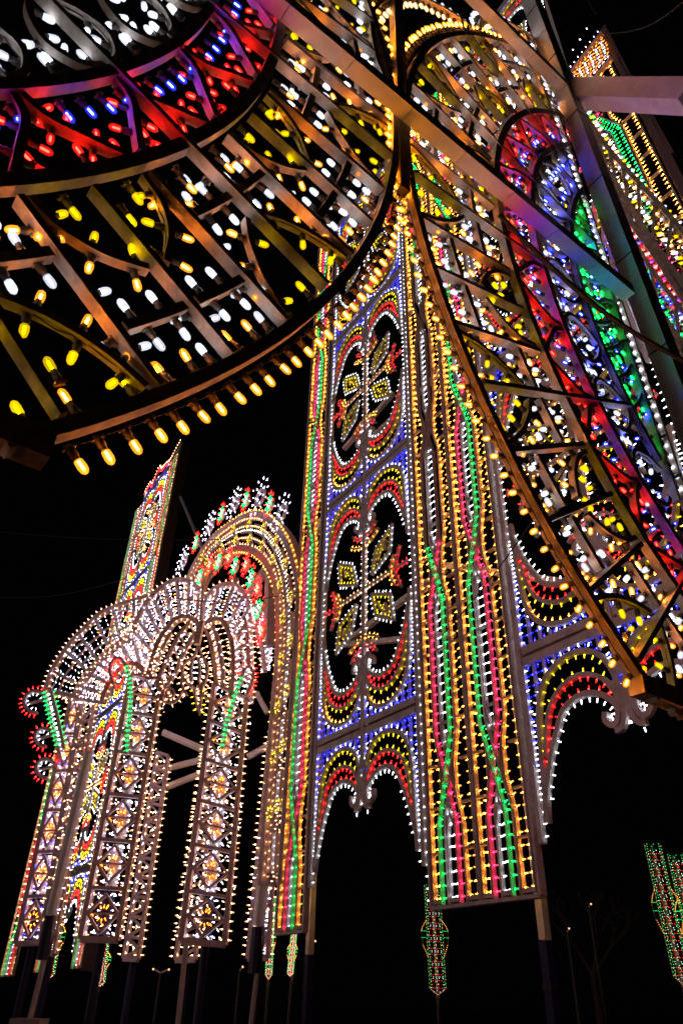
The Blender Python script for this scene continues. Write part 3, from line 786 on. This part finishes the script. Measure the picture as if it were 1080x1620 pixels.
for p, q, r in (((393, 868), (376, 1010), .16), ((337, 905), (330, 960), .14), ((395, 876), (335, 945), .14), ((456, 830), (500, 780), .14)):
    a, b = PM.px(p, q); mb = MB(); square_tube(mb, PM.W(*a, -.8), PM.W(*b, -1.0), r * 1.6, STEEL); mb.build('steel_member', T)

# ================================================================== top right pillar farther back
T = thing('light_pillar', 'pillar of light against the sky at the top right, gold ladder and green ribbon', 'light pillar', PR.W(.42, 0) * np.array([1, 1, 0]))
B = Bulbs(T)
pillar_half(T, B, PR, .475, .318, .55, 1.965, False, [.95, 1.30, 1.80], sp=.165, lean=-.043, sc=1.1)
for a, b in (((.312, .55), (.374, 2.16)), ((.336, 1.5), (.366, 2.0))):
    mb = MB(); board(mb, PR, [a, b], .22 if a[0] == .312 else .08, .35, -.12, STAIN); mb.build('side_frame', T)
for v0, v1 in ((1.985, 1.97), (2.125, 2.10)):
    mb = MB(); board(mb, PR, [(.375, v0), (.55, v1)], .08, .12, 0, WOOD); mb.build('capital_board', T)
    B.line(PR, [(.375, v0 + .012), (.55, v1 + .012)], .15, 1, 'violet', 0, -.02, 1.1); B.line(PR, [(.375, v0 - .012), (.55, v1 - .012)], .15, -1, 'orange', 0, -.02, 1.1)
for i in range(9):
    cx = .385 + .0185 * i; cz = 2.05 - .002 * i
    sq = [(cx + .007 * math.cos(t), cz + .05 * math.sin(t)) for t in (0, 1.57, 3.14, 4.71, 6.28)]
    mb = MB(); board(mb, PR, sq, .03, .08, 0, WOOD); mb.build('diamond', T)
    B.line(PR, sq, .14, 1, ['orange', 'white', 'violet'], .01, -.02, .8); B.line(PR, sq, .17, -1, 'orange', .01, -.02, .75)
B.line(PR, [(.39, 2.20), (.56, 2.14)], .3, 1, 'white', 0, 0, 1.2)
B.finish()

# ================================================================== pink-white arcade on the left
def line3(B, p0, p1, sp, col, d, up=Zv, sc=1.0, off=None):
    p0 = np.array(p0, float); p1 = np.array(p1, float); L = np.linalg.norm(p1 - p0); n = max(1, int(L / sp)); cols = col if isinstance(col, (list, tuple)) else [col]
    for i in range(n): B.one(p0 + (p1 - p0) * ((i + .5) / n), d, up, cols[i % len(cols)], sc)
PA = yawplane(4, 17.5); PB_ = yawplane(4, 19.5); PC = yawplane(4, 16.0); PD = yawplane(4, 22.0)
SB = 1.05
def fan_lobe(label, outer, inner, nr, po, pi, sp=.24):
    T = thing('vault_lobe', label, 'vault', po.W(*po.px(outer[0])[0]) * np.array([1, 1, 0])); B = Bulbs(T, jit=.07)
    O = resample(smooth(po.px(*outer), 4), 60); I = resample(smooth(pi.px(*inner), 4), 60)
    mb = MB(); board(mb, po, O, .13, .22, 0, WOODF); mb.build('outer_rib', T)
    mb = MB(); board(mb, pi, I, .12, .22, 0, WOODF); mb.build('inner_rib', T)
    B.line(po, O, .17, 1, 'warm', .05, 0, SB * 1.15); B.line(po, O, .22, -1, 'warm', .07, -.03, SB)
    B.line(pi, I, .16, 1, 'warm', .06, 0, SB); B.line(pi, I, .19, -1, 'warm', .05, 0, SB)
    Ow = [po.W(p[0], p[1], -.1) for p in O]; Iw = [pi.W(p[0], p[1], -.1) for p in I]
    for i in range(nr + 1):
        k = int(round(59 * i / nr)); a, b = Ow[k], Iw[k]; L = np.linalg.norm(a - b)
        if L < .25: continue
        mb = MB(); square_tube(mb, a, b, .07, WOODF); mb.build('fan_slat', T)
        for off, cc in ((.11, ['white', 'violet', 'violet']), (-.11, ['violet', 'warm', 'white', 'violet', 'orange'])):
            d = (b - a) / L; sd = np.cross(d, po.n); sd /= np.linalg.norm(sd)
            line3(B, a + sd * off * .5, b + sd * off * .5, sp, cc, sd * off - po.n * .05, Zv, SB)
        if i < nr:
            k2 = int(round(59 * (i + .5) / nr)); a2, b2 = Ow[k2], Iw[k2]
            for f in (.25, .5, .75):
                c0 = a + (b - a) * (f - .06); c1 = Ow[int(round(59 * (i + 1) / nr))] * (1 - f) + Iw[int(round(59 * (i + 1) / nr))] * f
                if rnd.random() < .75:
                    mb = MB(); square_tube(mb, c0, c1, .045, WOODF); mb.build('cross_slat', T)
            line3(B, a2 + (b2 - a2) * .1, b2, sp * 1.25, ['violet', 'white', 'violet', 'warm'], -po.n + np.array([0, 0, .3]), Zv, SB * .95)
    B.finish(); return T
fan_lobe('left pale lobe of the pink vault, fan of slats full of bulbs', [(190, 1060), (203, 1020), (212, 992), (222, 967), (241, 941), (261, 924), (281, 916), (302, 920), (316, 933), (324, 945)],
         [(232, 1075), (243, 1040), (252, 1012), (267, 990), (277, 979), (290, 975), (304, 978), (313, 989), (316, 992)], 11, PB_, PA)
fan_lobe('right pale lobe of the pink vault, meeting the left one at the dark stem', [(325, 945), (330, 939), (343, 928), (359, 923), (375, 926), (385, 937), (391, 953), (395, 981), (396, 1020), (397, 1070), (396, 1110)],
         [(318, 992), (322, 988), (332, 982), (343, 979), (353, 983), (361, 998), (366, 1018), (367, 1040), (367, 1060), (366, 1080), (365, 1100)], 10, PB_, PA)
fan_lobe('wide outer lobe at the far left of the pink vault, airy triangles under its rim', [(71, 1090), (81, 1061), (95, 1038), (114, 1012), (134, 992), (156, 971), (181, 959), (197, 953), (224, 945), (240, 938)],
         [(115, 1103), (123, 1085), (135, 1066), (150, 1048), (163, 1035), (180, 1022), (195, 1010), (207, 1000), (216, 993), (226, 985)], 7, PD, PB_, .36)
fan_lobe('inner soffit lobe of the pink vault above the left pier', [(120, 1105), (130, 1085), (141, 1068), (156, 1050), (172, 1036), (190, 1022), (205, 1008), (216, 996), (222, 990)],
         [(160, 1110), (165, 1095), (172, 1080), (182, 1066), (192, 1056), (203, 1050), (214, 1050), (222, 1056), (229, 1066)], 7, PB_, PA)
fan_lobe('thin right-hand rim of the pink vault, dark gaps behind', [(392, 955), (405, 958), (418, 962), (424, 985), (426, 1010), (424, 1040)], [(396, 985), (402, 992), (408, 1005), (413, 1022), (416, 1040), (418, 1060)], 6, PD, PB_)
# inner legs of the vault
def leg(label, L, R, pl, ncell):
    T = thing('lattice_arch', label, 'arch leg', pl.W(*pl.px(L[-1])[0]) * np.array([1, 1, 0])); B = Bulbs(T, jit=.07)
    A = resample(smooth(pl.px(*L), 3), 2 * ncell + 1); C_ = resample(smooth(pl.px(*R), 3), 2 * ncell + 1)
    for P, sd in ((A, 1), (C_, -1)):
        mb = MB(); board(mb, pl, P, .08, .14, 0, WOODF); mb.build('leg_rail', T)
        B.line(pl, P, .17, -1, 'warm', .05, 0, SB); B.line(pl, P, .17, 1, 'warm', .05, 0, SB)
    for k in range(0, 2 * ncell, 2):
        mb = MB(); board(mb, pl, [A[k], C_[k + 1], A[k + 2]], .05, .10, -.02, WOODF); mb.build('lattice_slat', T)
        B.line(pl, [A[k], C_[k + 1], A[k + 2]], .20, 1, ['violet', 'white'], .03, 0, SB)
    B.finish()
leg('left inner leg of the vault, curving down from the stem', [(300, 985), (285, 1000), (272, 1025), (258, 1055), (246, 1085)], [(314, 992), (303, 1010), (291, 1030), (279, 1060), (262, 1085), (255, 1110)], PA, 5)
leg('second inner leg of the vault, left of the first', [(262, 995), (250, 1015), (240, 1040), (234, 1070)], [(270, 1000), (258, 1022), (246, 1050), (238, 1075)], PA, 4)
leg('right inner leg of the vault between stem and pier', [(322, 992), (329, 1005), (335, 1030), (340, 1060), (341, 1085)], [(335, 985), (343, 1005), (348, 1030), (352, 1055), (353, 1085)], PA, 5)
leg('outermost right leg of the vault with violet blocks', [(366, 1010), (369, 1030), (370, 1050), (369, 1080)], [(386, 975), (390, 1000), (392, 1040), (392, 1085)], PA, 4)
T = thing('bracing', 'pinkish steel tubes crossing the open passage between the piers', 'bracing', PB_.W(*PB_.px((290, 1200))[0]) * np.array([1, 1, 0]))
for p, q, r in (((245, 1143), (322, 1176), .12), ((250, 1202), (325, 1183), .11), ((250, 1232), (312, 1208), .11), ((383, 1183), (426, 1160), .11), ((398, 1078), (416, 1112), .10), ((281, 1046), (300, 1085), .06)):
    a, b = PB_.px(p, q); mb = MB(); tube(mb, PB_.W(*a, -.9), PB_.W(*b, -.9), r * .8, CLAD, 8); mb.build('steel_tube', T)
# stem and hanging lamp
T = thing('king_post', 'dark brown stem where the pale lobes meet', 'stem', PA.W(*PA.px((317, 1000))[0]) * np.array([1, 1, 0]))
a, b, c = PA.px((325, 936), (321, 990), (314, 1025)); mb = MB(); board(mb, PA, [a, b], .06, .10, .35, WOODN); mb.build('upper_stem', T); mb = MB(); board(mb, PA, [b, c], .16, .16, .3, WOODN); mb.build('lower_stem', T)
T = thing('hanging_lamp', 'ornate hanging lamp of warm bulbs below the vault stem', 'hanging lamp', PA.W(*PA.px((316, 1120))[0])); B = Bulbs(T, jit=.05)
shapes = [([(314, 1025), (308, 1040), (296, 1048), (290, 1058), (290, 1075), (300, 1085), (306, 1088)], 'arm'), ([(316, 1025), (320, 1040), (326, 1048), (329, 1060), (326, 1078), (318, 1085), (312, 1088)], 'arm'),
          ([(306, 1045), (303, 1062), (304, 1080)], 'inner_hoop'), ([(314, 1042), (317, 1062), (315, 1080)], 'inner_hoop'), ([(308, 1088), (310, 1105), (316, 1130), (319, 1105), (316, 1088)], 'drop'),
          ([(258, 1110), (272, 1114), (284, 1106), (290, 1096), (296, 1100), (290, 1088), (288, 1075)], 'scroll'), ([(326, 1080), (320, 1092), (322, 1102), (330, 1108)], 'scroll')]
for P, nm in shapes:
    q = smooth(PA.px(*P), 4); mb = MB(); board(mb, PA, q, .05, .09, .1, WOODF); mb.build(nm, T)
    B.line(PA, q, .15, 1, 'white' if nm == 'inner_hoop' else 'warm', .03, .06, SB * 1.1); B.line(PA, q, .17, -1, 'yellow' if nm == 'drop' else 'warm', .03, .06, SB)
for cx, cy, rr in ((268, 1098, 9), (268, 1098, 4)):
    q = PA.px(*[(cx + rr * math.cos(t * .7), cy + rr * math.sin(t * .7)) for t in range(10)]); mb = MB(); board(mb, PA, q, .04, .08, .1, WOODF); mb.build('rosette', T); B.line(PA, q, .14, -1, 'warm', .03, .06, SB)
B.finish()
# piers
def pier(label, TL, TR, BR, BL, nc, pl, w=0.0, inner='white', tube_on=True, narrow=False, feet=None, orn=True):
    TL, TR, BR, BL = [np.array(p) for p in pl.px(TL, TR, BR, BL)]
    T = thing('arcade_pier', label, 'pier', pl.W(*((BL + BR) / 2)) * np.array([1, 1, 0])); B = Bulbs(T, jit=.06)
    Lf = lambda t: BL + (TL - BL) * t; Rt = lambda t: BR + (TR - BR) * t; Md = lambda t: (Lf(t) + Rt(t)) / 2
    pw = .10 if not narrow else .07
    for P, sd in (((Lf(0), Lf(1)), 1), ((Rt(0), Rt(1)), -1)):
        mb = MB(); board(mb, pl, P, pw, .22, w, WOODF); mb.build('corner_post', T)
        B.line(pl, P, .17, sd, 'warm', .05, w - .02, SB * 1.1); B.line(pl, P, .19, -sd, 'warm', .05, w - .12, SB)
    mb = MB(); board(mb, pl, [Lf(0), Rt(0)], .12, .22, w + .01, WOODF); mb.build('bottom_rail', T)
    for k in range(1, nc + 1):
        mb = MB(); board(mb, pl, [Lf(k / nc), Rt(k / nc)], .07, .12, w + .012, WOODF); mb.build('cross_rail', T)
    for k in range(nc):
        t0, t1 = k / nc, (k + 1) / nc; tm = (t0 + t1) / 2
        if narrow:
            mb = MB(); board(mb, pl, [Lf(t0), Rt(tm), Lf(t1)], .05, .10, w, WOODF); mb.build('lattice_slat', T)
            B.line(pl, [Lf(t0), Rt(tm), Lf(t1)], .20, 1, ['warm', 'white'], .03, w, SB * .95); continue
        dia = [Md(t0 + .02), Lf(tm) * .93 + Rt(tm) * .07, Md(t1 - .02), Lf(tm) * .07 + Rt(tm) * .93, Md(t0 + .02)]
        mb = MB(); board(mb, pl, dia, .05, .10, w + .018, WOODF); mb.build('diamond_frame', T)
        mb = MB(); board(mb, pl, [dia[1], dia[3]], .035, .08, w + .0, WOODF); mb.build('diamond_bar', T)
        B.line(pl, dia, .24, 1, inner, .03, w - .05, SB * .95); B.line(pl, dia, .22, -1, ['warm', 'warm', 'orange'] if orn else 'warm', .05, w - .07, SB * .95)
        for j in range(6):
            th = (-.6, 0, .6, math.pi - .6, math.pi, math.pi + .6)[j]; d = pl.D(math.sin(th), math.cos(th)); c = Md(tm)
            B.one(pl.W(c[0], c[1], w - .02) + d * .08, d, pl.n, 'orange', SB)
        for f in (.25, .75):
            for q in (t0 + .12 / nc, t1 - .12 / nc):
                for hx in (.1, .25, .75, .9): c = Lf(q) * (1 - hx) + Rt(q) * hx; B.one(pl.W(c[0], c[1], w - .12), -pl.n + np.array([.4 - hx, 0, .2]), Zv, rnd.choice(['warm', 'violet', 'white']), SB)
        # scattered bulbs on the back lattice
        for q in range(13 if k else 6):
            tt = t0 + (t1 - t0) * rnd.random(); hx = rnd.random(); c = Lf(tt) * (1 - hx) + Rt(tt) * hx
            B.one(pl.W(c[0], c[1], w - .55 - .4 * rnd.random()), -pl.n + np.array([rnd.gauss(0, .4), 0, rnd.gauss(0, .4)]), Zv, rnd.choice(['warm', 'violet', 'white', 'violet', 'orange', inner]), SB)
    if tube_on:
        for k in range(nc):
            c0, c1 = Md(k / nc + .01), Md((k + 1) / nc - .01); cov = BLUEW if k == 0 else CLAD
            mb = MB(); tube(mb, pl.W(c0[0], c0[1], w - .24), pl.W(c1[0], c1[1], w - .24), .13, cov, 10); mb.build('centre_post' if k else 'blue_cover', T)
            n_ = 6
            for q in range(n_):
                c = c0 + (c1 - c0) * ((q + .5) / n_)
                for sx in (-1, 1):
                    B.one(pl.W(c[0], c[1], w - .16) + pl.e1 * .20 * sx, -pl.e1 * sx, pl.n, 'violet', SB * .9)
                if k and q in (0, 1, 4, 5): B.one(pl.W(c[0], c[1], w - .04), Zv * rnd.choice((-1, 1)) + pl.e1 * rnd.uniform(-.6, .6), pl.n, 'violet', SB)
    base = pl.W(*Md(0), w - .32)
    mb = MB(); g0 = base.copy(); g0[2] = 0; tube(mb, g0, base, .09, BLUEW if feet is None else feet, 10); mb.build('lower_post', T)
    B.finish(); return T
pier('pier left of the open passage, diamond lattice with glowing centre post', (207, 1066), (255, 1074), (183, 1488), (126, 1486), 6, PA)
pier('pier right of the open passage, diamond lattice with glowing centre post', (338, 1081), (389, 1104), (354, 1495), (286, 1489), 6, PA)
pier('leftmost diamond-lattice pier in front of the red and green pillar', (112, 1105), (128, 1105), (62, 1492), (24, 1494), 6, PB_, inner='blue')
pier('narrow lattice strip behind the left passage pier', (240, 1181), (258, 1187), (207, 1516), (184, 1515), 11, PB_, w=-.5, narrow=True, tube_on=False)
pier('narrow lattice strip behind the right passage pier', (318, 1180), (335, 1180), (300, 1517), (268, 1518), 10, PB_, w=-.5, narrow=True, tube_on=False, inner='blue')
pier('slim pier close to the narrow gold and green pillar', (424, 1160), (440, 1200), (420, 1515), (388, 1516), 6, PB_, w=-.3, orn=True)
pier('thin lattice pier in front of the far tower, left of the slanted post', (132, 1105), (150, 1100), (84, 1510), (64, 1500), 9, PB_, w=.0, narrow=True, tube_on=False)
# mullions rising from the piers to the vault (green ribbons and red curls)
for lab, P, curl in (('green-lit ribbon with a red curl on the left passage pier', [(205, 1060), (212, 1090), (212, 1130), (208, 1170), (207, 1200)], [(206, 1062), (198, 1050), (188, 1050), (180, 1062), (182, 1082), (186, 1090)]),
                     ('green-lit ribbon with a red curl on the right passage pier', [(386, 1078), (378, 1100), (368, 1130), (360, 1165), (355, 1190)], [(386, 1078), (392, 1065), (400, 1064), (403, 1076), (400, 1092), (393, 1106)]),
                     ('green-lit flank wing at the left end of the arcade', [(78, 1100), (84, 1130), (92, 1160), (100, 1190)], [(88, 1100), (96, 1130), (104, 1165), (108, 1190)])):
    T = thing('ribbon', lab, 'light ribbon', PA.W(*PA.px(P[-1])[0]) * np.array([1, 1, 0])); B = Bulbs(T, jit=.05)
    q = smooth(PA.px(*P), 4); mb = MB(); board(mb, PA, q, .06, .12, .35, WOODF); mb.build('ribbon_board', T)
    B.line(PA, q, .12, 1, 'green', -.02, .36, SB); B.line(PA, q, .12, -1, 'green', -.02, .36, SB)
    q = smooth(PA.px(*curl), 4); mb = MB(); board(mb, PA, q, .06, .12, .35, WOODF); mb.build('curl', T)
    if 'wing' in lab:
        B.line(PA, q, .14, 1, 'green', .03, .33, SB); B.line(PA, q, .14, -1, 'white', .03, .33, SB)
    else: B.line(PA, q, .10, 1, 'red', .03, .33, SB * 1.2); B.line(PA, q, .14, -1, 'red' if 'left' in lab else 'white', .03, .33, SB)
    B.finish()
# red curls on the outer left edge
for i, (cx, cy, r, lab) in enumerate(((57, 1112, 17, 'highest and largest of the three red-rimmed curls at the left edge'), (71, 1168, 14, 'middle one of the three red-rimmed curls at the left edge'), (74, 1217, 15, 'lowest of the three red-rimmed curls at the left edge'))):
    T = thing('curl_bracket', lab, 'curl', PB_.W(*PB_.px((cx, cy))[0]), 'red curls at the left edge'); B = Bulbs(T, jit=.05)
    P = [(cx + r * math.cos(a), cy + r * math.sin(a)) for a in [math.radians(-20 - 13 * k) for k in range(21)]]
    q = PB_.px(*P); mb = MB(); board(mb, PB_, q, .07, .14, .1, WOODF); mb.build('curl_board', T)
    a, b = PB_.px((cx - r * .6, cy + r * .15), (cx + r, cy - r * .3)); mb = MB(); board(mb, PB_, [a, b], .05, .1, .1, WOODF); mb.build('spoke', T)
    B.line(PB_, q, .105, -1, 'red', .04, .08, SB * 1.25); B.line(PB_, q, .19, 1, 'white', .04, .08, SB); B.finish()
# left flank frame of the arcade
T = thing('light_strip', 'left edge frame of the arcade carrying the red curls', 'frame', PB_.W(*PB_.px((100, 1240))[0]) * np.array([1, 1, 0])); B = Bulbs(T)
q = PB_.px((71, 1092), (80, 1135), (88, 1170), (97, 1205)); mb = MB(); board(mb, PB_, q, .09, .16, .05, WOODF); mb.build('edge_board', T)
B.line(PB_, q, .13, 1, 'white', .04, .03, SB); q2 = PB_.px((71, 1092), (125, 1104)); mb = MB(); board(mb, PB_, q2, .12, .16, .06, WOODF); mb.build('cross_rail', T); B.line(PB_, q2, .2, -1, 'warm', .05, .03, SB); B.finish()
# leaning pale masts
def leanmast(lab, top, mid, foot, pl, r):
    a, b, c = pl.px(top, mid, foot); A_, B2, C2 = pl.W(*a, -.05), pl.W(*b, -.05), pl.W(*c, -.05); T = thing('support_mast', lab, 'mast', C2)
    mb = MB(); tube(mb, B2, A_, r, CLAD, 10); mb.build('pole', T); Bl = Bulbs(T)
    for sx in (-1, 1): line3(Bl, B2 + pl.e1 * .24 * sx - pl.n * .12, A_ + pl.e1 * .24 * sx - pl.n * .12, .2, ['violet', 'warm'], -pl.e1 * sx, Zv, SB)  # rows of bulbs added on both sides, aimed inwards to brighten the mast
    Bl.finish(); mb = MB(); tube(mb, B2 + (C2 - B2) * .01, B2 + (C2 - B2) * .45, r * 1.08, BLUEW, 10); mb.build('blue_cover', T)
    mb = MB(); tube(mb, B2 + (C2 - B2) * .0 + np.array([.10, -.05, 0]), C2, r * .42, STEEL, 8); mb.build('stay_tube', T)
    mb = MB(); box(mb, (C2[0] - .3, C2[1] - .3, max(0, C2[2] - .3)), (C2[0] + .3, C2[1] + .3, C2[2]), CONC); mb.build('foot', T)
leanmast('pale round mast left of the passage, blue sleeve below', (140, 1190), (80, 1448), (46, 1612), PA, .13)
leanmast('pale mast in front of the slim pier, blue sleeve below', (424, 1320), (408, 1465), (394, 1640), PA, .13)
T = thing('support_mast', 'thin pale stay under the right passage pier', 'mast', PA.W(*PA.px((286, 1640))[0]))
a, b = PA.px((300, 1494), (284, 1650)); mb = MB(); tube(mb, PA.W(*a, .3), PA.W(*b, .3), .055, STEEL, 8); mb.build('stay_tube', T)

# ================================================================== small hanging ornaments on distant street lamps
def ornament(lab, top, bot, wd_px, pl, bright=1.0):
    a, b = [np.array(p) for p in pl.px(top, bot)]; T = thing('lamp_ornament', lab, 'light ornament', pl.W(*b) * np.array([1, 1, 0]), 'green and red ornaments on distant street lamps'); B = Bulbs(T, jit=.03)
    hw = abs((pl.px((top[0] + wd_px / 2, top[1]))[0][0] - a[0])); H = a[1] - b[1]; S_ = hw * pl.s
    P = lambda x, t: (b[0] + (a[0] - b[0]) * t + x * hw, b[1] + H * t); bs = max(.85, S_ * 1.6)
    mb = MB(); board(mb, pl, [P(0, .02), P(0, .98)], S_ * .25, .1, -.05, DARK); mb.build('spine', T)
    for sx in (-1, 1):
        mb = MB(); board(mb, pl, [P(sx, .05), P(sx, 1)], S_ * .1, .06, 0, DARK); mb.build('side_strip', T)
        B.line(pl, [P(sx, .05), P(sx, 1)], S_ * .40, 0, ['warm', 'green'], 0, 0, bs)
        B.line(pl, [P(sx * .75, .05), P(sx * .75, 1)], S_ * .3, 0, 'green', 0, 0, bs)
        wing = [P(sx, .66), P(sx * 1.5, .60), P(sx * 1.7, .56), P(sx * 1.6, .44), P(sx * 1.05, .34)]
        mb = MB(); board(mb, pl, wing, S_ * .1, .06, 0, DARK); mb.build('wing', T)
        B.line(pl, wing[:3], S_ * .2, 0, 'gold', 0, .02, bs); B.line(pl, wing[3:], S_ * .24, 0, 'gold', 0, .02, bs)
        for t in (.56, .50): B.line(pl, [P(sx * 1.1, t), P(sx * 1.75, t)], S_ * .17, 0, 'green', 0, .02, bs)
        for k in range(8):
            c = P(sx * .38, .09 + .115 * k)
            for j in range(6):
                th = j * math.pi / 3; B.one(pl.W(c[0] + hw * .30 * math.cos(th), c[1] + hw * .45 * math.sin(th), 0), -pl.n, Zv, 'red', bs)
            for j in range(7):
                th = j * math.pi * 2 / 7; B.one(pl.W(c[0] + hw * .48 * math.cos(th), c[1] + hw * .8 * math.sin(th), 0), -pl.n, Zv, 'white', bs * .8)
        B.line(pl, [P(sx * .9, .05), P(0, 0)], S_ * .22, 0, 'warm', 0, 0, bs)
    for k in range(8):
        c = P(0, .145 + .115 * k)
        for j in range(5): th = j * 1.256; B.one(pl.W(c[0] + hw * .25 * math.cos(th), c[1] + hw * .7 * math.sin(th), 0), -pl.n, Zv, 'green', bs)
    g0 = pl.W(*b) ; g1 = g0.copy(); g1[2] = 0; mb = MB(); tube(mb, g1, pl.W(*a, -.2), .06, DARK, 8); mb.build('lamp_pole', T)
    B.finish()
PO = yawplane(8, 30)
ornament('green and red ornament hanging straight below the wide pillar', (683, 1400), (693, 1575), 24, PO)
ornament('leaning green and red ornament near the right edge', (1031, 1335), (1082, 1560), 25, PO)
ornament('green and red ornament cut by the right edge', (1067, 1352), (1118, 1570), 24, PO)
ornament('dim green ornament seen between slanted mast and left passage pier', (98, 1420), (76, 1550), 18, PO)
ornament('dim green ornament under the left passage pier', (166, 1480), (158, 1560), 16, PO)
ornament('narrow green ornament between slim pier and narrow pillar', (431, 1420), (425, 1550), 10, PO)
ornament('narrow gold-dotted ornament right of the blue-wrapped mast', (466, 1470), (459, 1545), 9, PO)

# ================================================================== street lamps, bare tree, kerb wall, wires
PS = yawplane(0, 34)
def streetlamp(lab, x, y, heads):
    T = thing('street_lamp', lab, 'street lamp', PS.W(*PS.px((x, y))[0]) * np.array([1, 1, 0])); top = PS.W(*PS.px((x, y))[0]); g0 = top.copy(); g0[2] = 0
    mb = MB(); tube(mb, g0, top, .06, DARK, 8, .04); mb.build('pole', T)
    for hx in heads:
        mb = MB(); tube(mb, top, top + np.array([hx, 0, .12]), .03, STEEL, 6); mb.build('arm', T)
        mb = MB(); V, Fs = lathe_template([(.01, -.035), (.03, -.025), (.04, 0), (.03, .03), (0, .04)], 8); mb.add([v + top + np.array([hx * 1.1, 0, .12]) for v in V], Fs, BM['warm']); mb.build('lamp_globe', T, True)
streetlamp('street lamp with two small bright heads between the piers', 254, 1540, (-.28, .28))
streetlamp('street lamp with one head in the dark lower right', 931, 1436, (.1,))
streetlamp('faint street lamp just right of the bottom of the wide pillar', 897, 1475, (.08,))
streetlamp('street lamp glint right of the slim pier', 379, 1536, (.1,))
streetlamp('faint street lamp in the dark right of the narrow pillar', 494, 1495, (.1,))
T = thing('bare_tree', 'bare dark tree with forked branches in the lower right', 'tree', PS.W(*PS.px((945, 1600))[0]) * np.array([1, 1, 0]))
tx = PS.W(*PS.px((948, 1600))[0]); tx[2] = 0
mb = MB(); k0 = PS.W(*PS.px((938, 1545))[0]); tube(mb, tx, k0, .16, BARK, 8, .10); mb.build('trunk', T)
def branch(mb, p, d, L, r, n):
    q = p + d * L; tube(mb, p, q, r, BARK, 5, r * .6)
    if n > 0:
        for k in range(3):
            dd = d + np.array([rnd.gauss(0, .45), rnd.gauss(0, .45), rnd.gauss(.1, .25)]); branch(mb, q, dd / np.linalg.norm(dd), L * .66, r * .55, n - 1)
mb = MB()
for dx in (-.5, .35, .9): d = np.array([dx, .1, 1]); branch(mb, k0, d / np.linalg.norm(d), 1.3, .07, 4)
mb.build('crown', T)
T = thing('low_wall', 'long low pale wall along the bottom right edge', 'wall', (8, 34, 0))
for i in range(12):
    mb = MB(); box(mb, (4 + i * 3.0, 34, 0), (4 + i * 3.0 + 2.97, 34.3, .78 + .02 * (i % 2)), CONC); mb.build('wall_block', T)
T = thing('overhead_wires', 'thin dark wires strung across the night sky', 'wires', PM.W(1.2, 2.9) * np.array([1, 1, 0]))
for p, q, s0, s1 in (((0, 945), (200, 915), 26, 24), ((0, 842), (470, 848), 30, 24), ((965, 52), (1080, 2), 16, 13), ((700, 1005), (1000, 560), 12, 9), ((740, 40), (728, 22), 9, 9), ((790, 340), (1090, 575), 7.0, 6.5), ((930, 0), (945, 20), 16, 16), ((240, 940), (480, 935), 18, 18)):
    d0 = ray(*p); d1 = ray(*q); A0 = CAM + d0 / np.linalg.norm(d0) * s0; A1 = CAM + d1 / np.linalg.norm(d1) * s1
    mb = MB(); prev = A0
    for k in range(1, 9):
        t = k / 8; cur = A0 + (A1 - A0) * t - np.array([0, 0, .25 * math.sin(math.pi * t)]); tube(mb, prev, cur, .010 if s0 > 8 else .022, DARK, 5); prev = cur
    mb.build('wire', T)
for k, (sz, mt) in enumerate(((45.0, WOODF),)):
    pass
